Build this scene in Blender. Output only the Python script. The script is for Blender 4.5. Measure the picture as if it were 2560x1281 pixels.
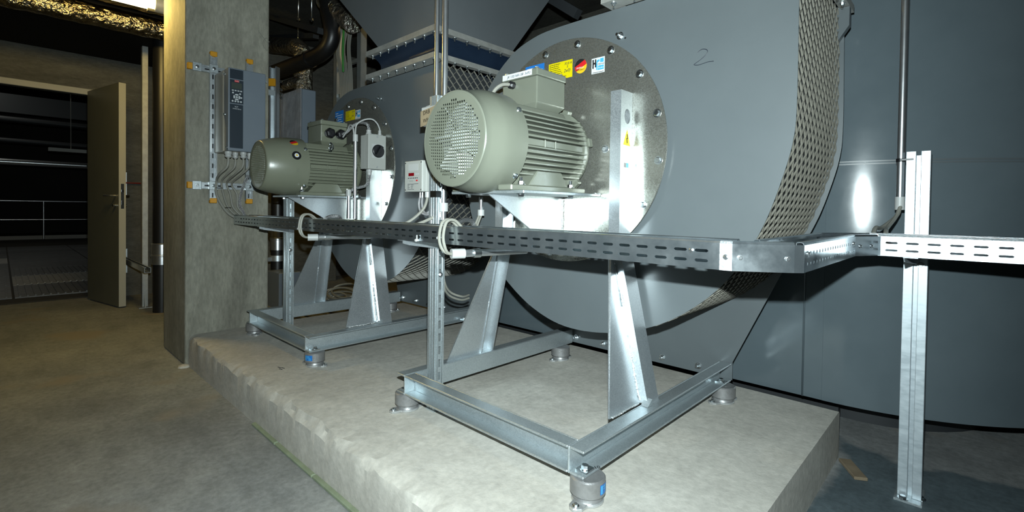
import bpy, bmesh, math, random
from mathutils import Vector, Matrix
random.seed(7)
S = bpy.context.scene
for o in list(bpy.data.objects):
    bpy.data.objects.remove(o)
COL = S.collection
PI = math.pi

# ------------------------------------------------------------------ camera
YAW, PITCH, ROLL, FPX, CY, EYE = -0.76269176, -0.01742551, 0.0134188, 1223.255, 544.271, 0.97
def cam_axes():
    cy, sy, cp, sp = math.cos(YAW), math.sin(YAW), math.cos(PITCH), math.sin(PITCH)
    f = Vector((sy * cp, cy * cp, sp)); r0 = Vector((cy, -sy, 0)); u0 = r0.cross(f)
    r = math.cos(ROLL) * r0 + math.sin(ROLL) * u0
    u = -math.sin(ROLL) * r0 + math.cos(ROLL) * u0
    return r, u, f
CR, CU, CF = cam_axes()
cam_d = bpy.data.cameras.new('camera'); cam = bpy.data.objects.new('camera', cam_d); COL.objects.link(cam)
cam_d.sensor_fit = 'HORIZONTAL'; cam_d.sensor_width = 36.0; cam_d.lens = 36.0 * FPX / 2560.0
cam_d.shift_y = (CY - 640.5) / 2560.0
cam_d.clip_start = 0.05; cam_d.clip_end = 100
cam.matrix_world = Matrix(((CR.x, CU.x, -CF.x, 0), (CR.y, CU.y, -CF.y, 0), (CR.z, CU.z, -CF.z, EYE), (0, 0, 0, 1)))
S.camera = cam

# ------------------------------------------------------------------ light and exposure
S.view_settings.view_transform = 'Standard'; S.view_settings.look = 'None'
S.view_settings.exposure = 0.0; S.view_settings.gamma = 1.0; S.view_settings.use_curve_mapping = False
W = bpy.data.worlds.new('world'); S.world = W; W.use_nodes = True
W.node_tree.nodes['Background'].inputs[0].default_value = (0.9, 0.95, 1.0, 1)
W.node_tree.nodes['Background'].inputs[1].default_value = 0.002
def area(name, loc, aim, sx, sy, power, color):
    d = bpy.data.lights.new(name, 'AREA'); d.shape = 'RECTANGLE'; d.size = sx; d.size_y = sy
    d.energy = power; d.color = color
    o = bpy.data.objects.new(name, d); COL.objects.link(o); o.location = loc
    o.rotation_euler = (Vector(aim) - Vector(loc)).to_track_quat('-Z', 'Y').to_euler()
    return o
# the photographer's hot-shoe flash, just above the lens
fl = Vector((0, 0, EYE)) + CU * 0.100 + CR * 0.004 + CF * 0.02
FLASH = area('camera_flash', fl, fl + CF + CU * 0.04, 0.024, 0.014, 66, (0.835, 0.975, 0.99))
FLASH.data.spread = math.radians(138)
# warm fluorescent light of the room: the visible lamp before the pillar (see its builder), one more behind the fans
area('aisle_lamp_light', (-1.8, -1.6, 2.95), (-1.8, -1.6, 0), 1.3, 0.07, 1.3, (1.0, 0.74, 0.34))
area('rear_lamp_light', (-3.6, 2.9, 2.95), (-3.6, 2.9, 0), 1.2, 0.12, 6, (1.0, 0.72, 0.33))
area('hall_lamp_light', (-13.5, -0.5, 3.9), (-13.5, 0, 0), 2.4, 0.3, 16, (0.95, 0.95, 0.85))

# ------------------------------------------------------------------ materials
def node(nt, t, **kw):
    n = nt.nodes.new(t)
    for k, v in kw.items():
        setattr(n, k, v)
    return n
KA = 0.62        # paints and concretes are darker than they look under a close flash
def dim(c, k): return tuple(x * k for x in c) if c is not None else None
def mat(name, c1, c2=None, rough=0.5, metal=0.0, scale=8.0, detail=6.0, bump=0.0, bscale=60.0, rvar=0.0, stretch=None, spec=0.5, kind='noise', lo=0.35, hi=0.65, emit=None, estr=0, alpha=1.0, bdist=0.01):
    if metal < 0.5: c1, c2 = dim(c1, KA), dim(c2, KA)
    m = bpy.data.materials.new(name); m.use_nodes = True; nt = m.node_tree
    b = nt.nodes['Principled BSDF']
    b.inputs['Roughness'].default_value = rough; b.inputs['Metallic'].default_value = metal
    b.inputs['Specular IOR Level'].default_value = spec
    b.inputs['Base Color'].default_value = (*c1, 1)
    tc = node(nt, 'ShaderNodeTexCoord'); mp = node(nt, 'ShaderNodeMapping')
    nt.links.new(tc.outputs['Object'], mp.inputs[0])
    if stretch: mp.inputs['Scale'].default_value = stretch
    if c2 is not None:
        if kind == 'voronoi':
            n = node(nt, 'ShaderNodeTexVoronoi'); n.inputs['Scale'].default_value = scale
            out = n.outputs['Color']
            sep = node(nt, 'ShaderNodeSeparateColor'); nt.links.new(out, sep.inputs[0]); out = sep.outputs[0]
            n2 = node(nt, 'ShaderNodeTexNoise'); n2.inputs['Scale'].default_value = 5; n2.inputs['Detail'].default_value = 5
            nt.links.new(mp.outputs[0], n2.inputs['Vector'])
            mx = node(nt, 'ShaderNodeMix'); mx.data_type = 'FLOAT'; mx.inputs[0].default_value = 0.55
            nt.links.new(out, mx.inputs[2]); nt.links.new(n2.outputs['Fac'], mx.inputs[3]); out = mx.outputs[0]
        else:
            n = node(nt, 'ShaderNodeTexNoise'); n.inputs['Scale'].default_value = scale; n.inputs['Detail'].default_value = detail
            n.inputs['Roughness'].default_value = 0.62
            out = n.outputs['Fac']
        nt.links.new(mp.outputs[0], n.inputs['Vector'])
        r = node(nt, 'ShaderNodeValToRGB'); r.color_ramp.elements[0].position = lo; r.color_ramp.elements[1].position = hi
        r.color_ramp.elements[0].color = (*c1, 1); r.color_ramp.elements[1].color = (*c2, 1)
        nt.links.new(out, r.inputs[0]); nt.links.new(r.outputs[0], b.inputs['Base Color'])
        if rvar:
            mr = node(nt, 'ShaderNodeMapRange'); mr.inputs[1].default_value = lo; mr.inputs[2].default_value = hi
            mr.inputs[3].default_value = rough - rvar; mr.inputs[4].default_value = rough + rvar
            nt.links.new(out, mr.inputs[0]); nt.links.new(mr.outputs[0], b.inputs['Roughness'])
    if bump:
        n3 = node(nt, 'ShaderNodeTexNoise'); n3.inputs['Scale'].default_value = bscale; n3.inputs['Detail'].default_value = 5
        nt.links.new(mp.outputs[0], n3.inputs['Vector'])
        bp = node(nt, 'ShaderNodeBump'); bp.inputs['Strength'].default_value = bump; bp.inputs['Distance'].default_value = bdist
        nt.links.new(n3.outputs['Fac'], bp.inputs['Height']); nt.links.new(bp.outputs[0], b.inputs['Normal'])
    if emit:
        b.inputs['Emission Color'].default_value = (*emit, 1); b.inputs['Emission Strength'].default_value = estr
    if alpha < 1:
        b.inputs['Alpha'].default_value = alpha
    return m
def concrete(name, dark, mid, light, big=1.6, ov=(0.55, 0.5), bump=0.25, stretch=(1, 1, 1), stain=None, rough=0.85, spec=0.3):
    dark, mid, light = dim(dark, KA), dim(mid, KA), dim(light, KA)
    m = bpy.data.materials.new(name); m.use_nodes = True; nt = m.node_tree; b = nt.nodes['Principled BSDF']
    b.inputs['Roughness'].default_value = rough; b.inputs['Specular IOR Level'].default_value = spec
    tc = node(nt, 'ShaderNodeTexCoord'); mp = node(nt, 'ShaderNodeMapping'); mp.inputs['Scale'].default_value = stretch
    nt.links.new(tc.outputs['Object'], mp.inputs[0])
    n1 = node(nt, 'ShaderNodeTexNoise'); n1.inputs['Scale'].default_value = big; n1.inputs['Detail'].default_value = 8; n1.inputs['Roughness'].default_value = 0.65
    n2 = node(nt, 'ShaderNodeTexNoise'); n2.inputs['Scale'].default_value = 45; n2.inputs['Detail'].default_value = 6; n2.inputs['Roughness'].default_value = 0.7
    n3 = node(nt, 'ShaderNodeTexNoise'); n3.inputs['Scale'].default_value = 9; n3.inputs['Detail'].default_value = 10; n3.inputs['Roughness'].default_value = 0.7
    for n in (n1, n2, n3): nt.links.new(mp.outputs[0], n.inputs['Vector'])
    r = node(nt, 'ShaderNodeValToRGB'); e = r.color_ramp.elements
    e[0].position = 0.36; e[1].position = 0.66; e[0].color = (*dark, 1); e[1].color = (*light, 1)
    q = r.color_ramp.elements.new(0.5); q.color = (*mid, 1)
    nt.links.new(n1.outputs['Fac'], r.inputs[0])
    mx = node(nt, 'ShaderNodeMix'); mx.data_type = 'RGBA'; mx.blend_type = 'OVERLAY'; mx.inputs[0].default_value = ov[0]
    nt.links.new(r.outputs[0], mx.inputs[6]); nt.links.new(n2.outputs['Fac'], mx.inputs[7])
    mx2 = node(nt, 'ShaderNodeMix'); mx2.data_type = 'RGBA'; mx2.blend_type = 'OVERLAY'; mx2.inputs[0].default_value = ov[1]
    nt.links.new(mx.outputs[2], mx2.inputs[6]); nt.links.new(n3.outputs['Fac'], mx2.inputs[7])
    last = mx2.outputs[2]
    if stain:
        n4 = node(nt, 'ShaderNodeTexNoise'); n4.inputs['Scale'].default_value = stain[1]; n4.inputs['Detail'].default_value = 3
        nt.links.new(tc.outputs['Object'], n4.inputs['Vector'])
        r4 = node(nt, 'ShaderNodeValToRGB'); r4.color_ramp.elements[0].position = stain[2]; r4.color_ramp.elements[1].position = stain[3]
        nt.links.new(n4.outputs['Fac'], r4.inputs[0])
        m3 = node(nt, 'ShaderNodeMix'); m3.data_type = 'RGBA'; nt.links.new(r4.outputs[0], m3.inputs[0])
        nt.links.new(last, m3.inputs[6]); m3.inputs[7].default_value = (*stain[0], 1); last = m3.outputs[2]
    nt.links.new(last, b.inputs['Base Color'])
    bp = node(nt, 'ShaderNodeBump'); bp.inputs['Strength'].default_value = bump; bp.inputs['Distance'].default_value = 0.006
    nt.links.new(n2.outputs['Fac'], bp.inputs['Height']); nt.links.new(bp.outputs[0], b.inputs['Normal'])
    return m
M = {}
M['galv'] = mat('galvanised_steel', (0.40, 0.45, 0.47), (0.54, 0.59, 0.61), rough=0.40, metal=0.80, scale=380, kind='voronoi', rvar=0.06, bump=0.06, bscale=120, lo=0.25, hi=0.75)
M['galv_disc'] = mat('galvanised_sheet', (0.24, 0.235, 0.205), (0.34, 0.34, 0.31), rough=0.28, metal=0.82, scale=300, kind='voronoi', rvar=0.05, bump=0.02, bscale=60, lo=0.15, hi=0.85)
M['galv_bright'] = mat('bright_galvanised_sheet', (0.47, 0.51, 0.54), (0.62, 0.66, 0.68), rough=0.34, metal=0.85, scale=420, kind='voronoi', rvar=0.06, lo=0.25, hi=0.75)
M['flange'] = mat('dull_galvanised_flange', (0.30, 0.30, 0.28), (0.38, 0.38, 0.36), rough=0.5, metal=0.5, scale=20)
M['hotdip'] = mat('pale_hot_dip_galvanising', (0.36, 0.41, 0.44), (0.46, 0.51, 0.54), rough=0.46, metal=0.50, scale=7, stretch=(3, 3, 10), rvar=0.06)
M['zinc'] = mat('zinc_plated_fastener', (0.62, 0.66, 0.68), rough=0.25, metal=1.0)
M['conduit'] = mat('aluminium_conduit', (0.60, 0.62, 0.64), (0.70, 0.72, 0.74), rough=0.28, metal=0.95, scale=30)
M['weld'] = mat('weld_bead', (0.55, 0.57, 0.57), (0.75, 0.77, 0.77), rough=0.35, metal=0.8, scale=90, bump=0.8, bscale=150)
M['paint'] = mat('grey_casing_paint', (0.120, 0.139, 0.148), (0.131, 0.151, 0.160), rough=0.38, scale=3, bump=0.015, bscale=200)
M['paint_dark'] = mat('dark_grey_duct_paint', (0.120, 0.152, 0.170), (0.140, 0.174, 0.193), rough=0.15, scale=2.2, rvar=0.03, bump=0.010, bscale=9)
M['hopper'] = mat('grey_hopper_paint', (0.13, 0.145, 0.155), (0.15, 0.165, 0.175), rough=0.42, scale=2)
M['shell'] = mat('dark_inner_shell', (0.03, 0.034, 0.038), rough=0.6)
M['mesh'] = mat('beige_coated_mesh', (0.19, 0.18, 0.15), (0.24, 0.228, 0.19), rough=0.5, scale=40)
M['motor'] = mat('pale_green_motor_paint', (0.178, 0.190, 0.150), (0.193, 0.205, 0.162), rough=0.33, scale=5, bump=0.02, bscale=90)
M['motor_olive'] = mat('olive_motor_paint', (0.195, 0.208, 0.152), (0.214, 0.227, 0.168), rough=0.30, scale=5, bump=0.02, bscale=90)
M['fan_plastic'] = mat('white_fan_plastic', (0.5, 0.53, 0.52), rough=0.5)
M['black'] = mat('black_plastic', (0.012, 0.012, 0.014), rough=0.35)
M['black_duct'] = mat('black_pipe_insulation', (0.006, 0.006, 0.006), rough=0.85, spec=0.2)
M['black_pipe'] = mat('black_plastic_pipe', (0.012, 0.012, 0.013), rough=0.4)
M['grey_box'] = mat('light_grey_plastic', (0.45, 0.46, 0.43), rough=0.5)
M['white'] = mat('white_plastic', (0.52, 0.53, 0.52), rough=0.45)
M['cable'] = mat('grey_cable_sheath', (0.29, 0.285, 0.245), rough=0.55)
M['cable_green'] = mat('green_cable_sheath', (0.03, 0.32, 0.03), rough=0.5)
M['braid'] = mat('braided_steel_hose', (0.20, 0.20, 0.21), (0.75, 0.76, 0.78), rough=0.3, metal=0.9, scale=320, detail=1, lo=0.4, hi=0.6, bump=0.8, bscale=320)
M['yellow_cap'] = mat('yellow_end_cap', (0.75, 0.34, 0.005), rough=0.5)
M['drive_front'] = mat('blue_grey_drive_front', (0.17, 0.205, 0.245), (0.19, 0.225, 0.265), rough=0.42, scale=4)
M['drive_side'] = mat('lamp_warmed_drive_side', (0.36, 0.33, 0.26), (0.40, 0.37, 0.30), rough=0.35, metal=0.25, scale=4)  # grey sides with the lamp's warm light mixed into the colour
M['drive_dark'] = mat('dark_drive_panel', (0.022, 0.034, 0.048), rough=0.35)
M['display'] = mat('grey_green_display', (0.07, 0.085, 0.075), rough=0.15)
M['film'] = mat('milky_plastic_film', (0.30, 0.30, 0.31), (0.46, 0.46, 0.47), rough=0.25, scale=10, bump=0.5, bscale=18)
M['key'] = mat('pale_key', (0.55, 0.58, 0.6), rough=0.5)
M['red'] = mat('red_print', (0.70, 0.015, 0.02), rough=0.45)
M['dark_red'] = mat('dark_red_display', (0.22, 0.005, 0.01), rough=0.2)
M['yellow'] = mat('yellow_sticker', (0.82, 0.67, 0.0), rough=0.4)
M['gold'] = mat('yellow_print', (0.85, 0.55, 0.02), rough=0.4)
M['blue'] = mat('blue_sticker', (0.015, 0.19, 0.62), rough=0.4)
M['sky_blue'] = mat('light_blue_print', (0.08, 0.45, 0.80), rough=0.4)
M['paper'] = mat('white_sticker', (0.75, 0.78, 0.80), rough=0.45)
M['ink'] = mat('black_ink', (0.01, 0.01, 0.012), rough=0.5)
M['pen'] = mat('dark_pen_line', (0.02, 0.025, 0.04), rough=0.5)
M['cardboard'] = mat('brown_cardboard', (0.30, 0.23, 0.14), (0.37, 0.29, 0.18), rough=0.8, scale=30)
M['blue_fabric'] = mat('dark_blue_flexible_fabric', (0.012, 0.022, 0.042), (0.016, 0.029, 0.054), rough=0.26, scale=6)
M['iso'] = mat('grey_cast_isolator', (0.20, 0.20, 0.20), (0.27, 0.27, 0.27), rough=0.42, metal=0.55, scale=25, bump=0.1, bscale=150)
M['iso_foot'] = mat('pale_cast_foot', (0.42, 0.43, 0.43), (0.52, 0.53, 0.53), rough=0.4, metal=0.7, scale=40, bump=0.1)
M['foil_dark'] = mat('dull_brown_foil', (0.16, 0.145, 0.11), (0.30, 0.275, 0.215), rough=0.18, metal=1.0, scale=12, bump=1.0, bscale=20, bdist=0.035)
M['foil'] = mat('crumpled_aluminium_foil', (0.42, 0.39, 0.32), (0.58, 0.55, 0.48), rough=0.15, metal=0.92, scale=12, bump=1.0, bscale=24, bdist=0.05)
M['pillar'] = concrete('pillar_concrete', (0.25, 0.24, 0.195), (0.33, 0.32, 0.26), (0.41, 0.40, 0.33), big=2.2, stretch=(1.6, 1.6, 0.5))
M['plinth'] = concrete('plinth_concrete', (0.62, 0.59, 0.525), (0.685, 0.655, 0.585), (0.75, 0.72, 0.65), big=1.8, ov=(0.35, 0.30), bump=0.25)
M['wall'] = concrete('wall_concrete', (0.12, 0.117, 0.10), (0.155, 0.15, 0.128), (0.19, 0.185, 0.158), big=1.3, stretch=(0.6, 0.6, 2.5))
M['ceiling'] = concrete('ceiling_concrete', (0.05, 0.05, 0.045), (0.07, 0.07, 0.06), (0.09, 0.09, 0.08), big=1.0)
M['floor'] = concrete('floor_concrete', (0.25, 0.262, 0.262), (0.34, 0.35, 0.345), (0.43, 0.435, 0.415), big=1.1, bump=0.2, stain=((0.24, 0.215, 0.18), 1.3, 0.58, 0.66), rough=0.75)
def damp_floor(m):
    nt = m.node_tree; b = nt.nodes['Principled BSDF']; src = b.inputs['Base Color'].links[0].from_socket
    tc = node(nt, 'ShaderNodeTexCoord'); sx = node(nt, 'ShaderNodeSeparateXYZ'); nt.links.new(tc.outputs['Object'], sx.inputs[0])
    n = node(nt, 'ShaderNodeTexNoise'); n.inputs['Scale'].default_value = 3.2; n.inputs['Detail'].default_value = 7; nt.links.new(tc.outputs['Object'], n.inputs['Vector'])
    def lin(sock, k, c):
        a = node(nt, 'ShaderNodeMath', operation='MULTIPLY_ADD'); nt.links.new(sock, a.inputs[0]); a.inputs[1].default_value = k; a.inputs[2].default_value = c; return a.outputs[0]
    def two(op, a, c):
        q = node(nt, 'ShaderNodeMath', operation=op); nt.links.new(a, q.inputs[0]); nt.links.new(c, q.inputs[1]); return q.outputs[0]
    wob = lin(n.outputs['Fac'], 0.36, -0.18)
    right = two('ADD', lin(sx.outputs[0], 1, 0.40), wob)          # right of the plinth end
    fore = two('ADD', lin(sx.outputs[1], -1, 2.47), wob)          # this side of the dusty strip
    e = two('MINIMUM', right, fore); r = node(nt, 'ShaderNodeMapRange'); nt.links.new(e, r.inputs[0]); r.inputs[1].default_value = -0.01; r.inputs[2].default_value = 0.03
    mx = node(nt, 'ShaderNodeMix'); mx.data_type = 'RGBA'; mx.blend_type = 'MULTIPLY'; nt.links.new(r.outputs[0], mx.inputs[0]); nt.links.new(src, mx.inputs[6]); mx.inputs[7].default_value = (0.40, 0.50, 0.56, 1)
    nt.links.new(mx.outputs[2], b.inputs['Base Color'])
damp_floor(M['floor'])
M['edge'] = concrete('crumbly_mortar', (0.62, 0.58, 0.49), (0.70, 0.66, 0.57), (0.78, 0.74, 0.64), big=12, bump=0.8)
M['green_foam'] = mat('pale_green_joint_foam', (0.26, 0.31, 0.20), (0.34, 0.40, 0.27), rough=0.8, scale=20)
M['door'] = mat('beige_door_paint', (0.19, 0.19, 0.14), (0.205, 0.205, 0.152), rough=0.45, scale=4)
M['door_edge'] = mat('pale_door_edge', (0.62, 0.60, 0.50), rough=0.45)
M['frame_paint'] = mat('pale_door_frame', (0.50, 0.50, 0.47), rough=0.5)
M['grating'] = mat('steel_grating', (0.20, 0.21, 0.22), (0.28, 0.29, 0.30), rough=0.5, metal=0.4, scale=15)
M['grating_lit'] = mat('light_patch_steel_grating', (0.55, 0.55, 0.52), (0.7, 0.7, 0.66), rough=0.5, metal=0.2, scale=15)  # patches of light on the walkway, put into the panel colour
M['lamp'] = mat('lit_fluorescent_tube', (1, 0.9, 0.6), emit=(1.0, 0.71, 0.20), estr=120)
M['lamp_white'] = mat('white_lamp_housing', (0.7, 0.68, 0.6), rough=0.4)
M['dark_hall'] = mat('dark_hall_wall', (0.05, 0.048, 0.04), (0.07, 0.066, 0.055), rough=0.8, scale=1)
M['beam'] = mat('dark_steel_beam', (0.05, 0.055, 0.06), rough=0.5, metal=0.3)
M['wood'] = mat('brown_offcut_wood', (0.25, 0.19, 0.12), (0.33, 0.26, 0.17), rough=0.8, scale=20)
M['red_rod'] = mat('red_threaded_rod', (0.3, 0.03, 0.02), rough=0.5)

# ------------------------------------------------------------------ mesh builder
V3 = Vector
class MB:
    def __init__(s): s.v = []; s.f = []; s.sm = []
    def add(s, vs, fs, smooth=False):
        n = len(s.v); s.v += [tuple(p) for p in vs]
        for f in fs: s.f.append(tuple(i + n for i in f)); s.sm.append(smooth)
        return s
    def box(s, x0, x1, y0, y1, z0, z1):
        vs = [(x0, y0, z0), (x1, y0, z0), (x1, y1, z0), (x0, y1, z0), (x0, y0, z1), (x1, y0, z1), (x1, y1, z1), (x0, y1, z1)]
        return s.add(vs, [(0, 3, 2, 1), (4, 5, 6, 7), (0, 1, 5, 4), (1, 2, 6, 5), (2, 3, 7, 6), (3, 0, 4, 7)])
    def obox(s, c, ax, h):
        c = V3(c); a, b, d = [V3(x).normalized() * k for x, k in zip(ax, h)]
        vs = [c - a - b - d, c + a - b - d, c + a + b - d, c - a + b - d, c - a - b + d, c + a - b + d, c + a + b + d, c - a + b + d]
        return s.add(vs, [(0, 3, 2, 1), (4, 5, 6, 7), (0, 1, 5, 4), (1, 2, 6, 5), (2, 3, 7, 6), (3, 0, 4, 7)])
    def bar(s, p0, p1, w, h, up=(0, 0, 1)):
        p0, p1 = V3(p0), V3(p1); d = (p1 - p0); L = d.length; d.normalize()
        side = d.cross(V3(up)).normalized(); u = side.cross(d)
        return s.obox((p0 + p1) / 2, (d, side, u), (L / 2, w / 2, h / 2))
    def prism(s, poly, ext, smooth=False):
        n = len(poly); e = V3(ext); vs = [V3(p) for p in poly] + [V3(p) + e for p in poly]
        s.add(vs, [tuple(range(n)), tuple(range(2 * n - 1, n - 1, -1))])
        k = len(s.v) - 2 * n
        for i in range(n):
            j = (i + 1) % n
            s.f.append((k + i, k + j, k + n + j, k + n + i)); s.sm.append(smooth)
        return s
    def tube(s, pts, r, n=8, closed=False, caps=True):
        P = [V3(p) for p in pts]; m = len(P); rings = []; prev = None
        for i in range(m):
            if closed: t = P[(i + 1) % m] - P[i - 1]
            else: t = P[min(i + 1, m - 1)] - P[max(i - 1, 0)]
            t.normalize()
            if prev is None:
                a = V3((0, 0, 1)) if abs(t.z) < 0.9 else V3((1, 0, 0))
                u = t.cross(a).normalized()
            else:
                u = prev - t * prev.dot(t)
                if u.length < 1e-6: u = t.orthogonal()
                u.normalize()
            w = t.cross(u); prev = u
            rr = r[i] if isinstance(r, (list, tuple)) else r
            rings.append([P[i] + (u * math.cos(2 * PI * k / n) + w * math.sin(2 * PI * k / n)) * rr for k in range(n)])
        vs = [p for g in rings for p in g]; fs = []
        for i in range(m if closed else m - 1):
            j = (i + 1) % m
            for k in range(n):
                l = (k + 1) % n; fs.append((i * n + k, i * n + l, j * n + l, j * n + k))
        s.add(vs, fs, True)
        if caps and not closed:
            k = len(s.v) - m * n
            s.f += [tuple(k + i for i in range(n)), tuple(k + (m - 1) * n + i for i in reversed(range(n)))]; s.sm += [False, False]
        return s
    def cyl(s, p0, p1, r, n=16, r1=None): 
        return s.tube([p0, p1], [r, r if r1 is None else r1], n)
    def lathe(s, c, axis, prof, n=48, sharp=False, caps=True):
        c = V3(c); a = V3(axis).normalized(); u = a.orthogonal().normalized() if abs(a.y) < 0.9 else V3((1, 0, 0)); w = a.cross(u)
        vs = []; fs = []
        for (r, t) in prof:
            for k in range(n): vs.append(c + a * t + (u * math.cos(2 * PI * k / n) + w * math.sin(2 * PI * k / n)) * r)
        for i in range(len(prof) - 1):
            for k in range(n):
                l = (k + 1) % n; fs.append((i * n + k, i * n + l, (i + 1) * n + l, (i + 1) * n + k))
        s.add(vs, fs, not sharp)
        if caps:
            k = len(s.v) - len(prof) * n
            for i, rev in ((0, False), (len(prof) - 1, True)):
                if prof[i][0] > 1e-4:
                    f = [k + i * n + q for q in range(n)]
                    s.f.append(tuple(reversed(f)) if rev else tuple(f)); s.sm.append(False)
        return s
    def build(s, name, m, parent=None, org=None, bevel=0, seg=1, solid=0, auto=None):
        o_ = V3(org) if org is not None else (ROOT.get(parent.name, V3((0, 0, 0))) if parent else V3((0, 0, 0)))
        me = bpy.data.meshes.new(name)
        me.from_pydata([(p[0] - o_.x, p[1] - o_.y, p[2] - o_.z) for p in s.v], [], s.f)
        me.polygons.foreach_set('use_smooth', s.sm)
        bm = bmesh.new(); bm.from_mesh(me); bmesh.ops.recalc_face_normals(bm, faces=bm.faces)
        if auto:
            for f in bm.faces: f.smooth = True
            for e in bm.edges:
                if len(e.link_faces) == 2 and e.calc_face_angle(0) > auto: e.smooth = False
        else:
            for e in bm.edges:
                if len(e.link_faces) == 2 and e.calc_face_angle(0) > 0.75: e.smooth = False
        bm.to_mesh(me); bm.free()
        me.materials.append(M[m] if isinstance(m, str) else m)
        o = bpy.data.objects.new(name, me); COL.objects.link(o)
        if parent: o.parent = parent; ROOT[o.name] = o_
        elif org is not None: o.location = o_; ROOT[o.name] = o_
        if solid:
            q = o.modifiers.new('thickness', 'SOLIDIFY'); q.thickness = solid; q.offset = 0
            q = o.modifiers.new('crease', 'EDGE_SPLIT'); q.split_angle = 0.7; q.use_edge_sharp = False
        if bevel:
            q = o.modifiers.new('edge', 'BEVEL'); q.width = bevel; q.segments = seg; q.limit_method = 'ANGLE'; q.angle_limit = 0.7
        return o
ROOT = {}
def tag(o, label, cat, group=None):
    o['label'] = label; o['category'] = cat
    if group: o['group'] = group
    return o
def thing(name, label, cat, loc, group=None):
    o = bpy.data.objects.new(name, None); COL.objects.link(o); o.location = loc; o.empty_display_size = 0.05
    ROOT[o.name] = V3(loc); return tag(o, label, cat, group)
def struct(o):
    o['kind'] = 'structure'; return o
def inst(name, mesh, parent, loc, rot=None):
    o = bpy.data.objects.new(name, mesh); COL.objects.link(o); o.parent = parent
    o.location = V3(loc) - ROOT[parent.name]
    if rot: o.rotation_euler = rot
    ROOT[o.name] = ROOT[parent.name]
    return o
def copy_tree(o, off, parent=None):
    c = o.copy(); COL.objects.link(c)
    if parent: c.parent = parent
    else: c.location = o.location + V3(off)
    ROOT[c.name] = ROOT.get(o.name, V3((0, 0, 0))) + V3(off)
    for ch in list(o.children): copy_tree(ch, off, c)
    return c
def cat_rom(P, n=8, closed=False):
    P = [V3(p) for p in P]; m = len(P); out = []
    for i in range(m if closed else m - 1):
        if closed: a, b, c, d = P[i - 1], P[i], P[(i + 1) % m], P[(i + 2) % m]
        else: a, b, c, d = P[max(i - 1, 0)], P[i], P[i + 1], P[min(i + 2, m - 1)]
        for k in range(n):
            t = k / n
            out.append(0.5 * ((2 * b) + (c - a) * t + (2 * a - 5 * b + 4 * c - d) * t * t + (3 * b - a - 3 * c + d) * t ** 3))
    if not closed: out.append(P[-1])
    return out
def at(x, y, Y):            # the point of the place on the vertical plane at depth Y seen along a line of sight
    d = CR * ((x - 1280) / FPX) - CU * ((y - CY) / FPX) + CF
    return V3((0, 0, EYE)) + d * (Y / d.y)
def text_mesh(txt, size, m, name='lettering', parent=None, org=(0, 0, 0), right=(1, 0, 0), up=(0, 0, 1), depth=0.0002, shear=0, align='LEFT'):
    cu = bpy.data.curves.new(name, 'FONT'); cu.body = txt; cu.size = size; cu.extrude = depth; cu.shear = shear; cu.align_x = align; cu.resolution_u = 2
    t = bpy.data.objects.new('t', cu); COL.objects.link(t)
    bpy.context.view_layer.update()
    me = bpy.data.meshes.new_from_object(t.evaluated_get(bpy.context.evaluated_depsgraph_get()))
    bpy.data.objects.remove(t); bpy.data.curves.remove(cu)
    r = V3(right).normalized(); u = V3(up).normalized(); nn = r.cross(u)
    o_ = ROOT.get(parent.name, V3((0, 0, 0))) if parent else V3((0, 0, 0)); g = V3(org) - o_
    for v in me.vertices: v.co = g + r * v.co.x + u * v.co.y + nn * v.co.z
    me.name = name; me.materials.clear(); me.materials.append(M[m])
    o = bpy.data.objects.new(name, me); COL.objects.link(o)
    if parent: o.parent = parent; ROOT[o.name] = o_
    return o

# shared fasteners (axis +Z is the outward side)
def fastener(name, r=0.0105, head=0.008, wash=0.015, stud=0.0, washt=0.002):
    b = MB(); b.lathe((0, 0, 0), (0, 0, 1), [(wash, 0), (wash, washt)], 16, sharp=True)
    b.lathe((0, 0, washt), (0, 0, 1), [(r, 0), (r, head * 0.85), (r * 0.82, head)], 6, sharp=True)
    if stud: b.lathe((0, 0, washt + head), (0, 0, 1), [(r * 0.5, 0), (r * 0.5, stud)], 8)
    o = b.build(name, 'zinc'); me = o.data; bpy.data.objects.remove(o); return me
BOLT = fastener('bolt'); BOLT_S = fastener('small_bolt', 0.0065, 0.005, 0.010, 0.0); RIVET = fastener('rivet', 0.004, 0.003, 0.0055, 0, 0.001); BOLT_L = fastener('stud_bolt', 0.0105, 0.011, 0.014, 0.012)
NUT_S = fastener('flange_bolt', 0.007, 0.007, 0.011, 0.010)
FACE_MY = (PI / 2, 0, 0)          # outward side turned to -Y
FACE_PX = (0, PI / 2, 0)          # outward side turned to +X
FACE_DN = (PI, 0, 0)

# ================================================================== the setting
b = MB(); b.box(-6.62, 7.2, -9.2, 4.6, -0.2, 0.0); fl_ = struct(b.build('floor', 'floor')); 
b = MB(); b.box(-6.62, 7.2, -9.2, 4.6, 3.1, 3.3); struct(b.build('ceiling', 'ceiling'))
XW = -6.5
b = MB(); b.box(XW - 0.22, XW, 0.64, 4.6, 0, 3.1); b.box(XW - 0.22, XW, -9.2, -0.40, 0, 3.1); b.box(XW - 0.22, XW, -0.40, 0.64, 2.08, 3.1)
struct(b.build('wall_left', 'wall'))
b = MB(); b.box(-6.72, 7.2, 4.4, 4.6, 0, 3.1); struct(b.build('wall_back', 'wall'))
b = MB(); b.box(7.0, 7.2, -9.2, 4.4, 0, 3.1); struct(b.build('wall_right', 'ceiling'))
b = MB(); b.box(-6.5, 7.0, -9.2, -9.0, 0, 3.1); struct(b.build('wall_front', 'ceiling'))
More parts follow.
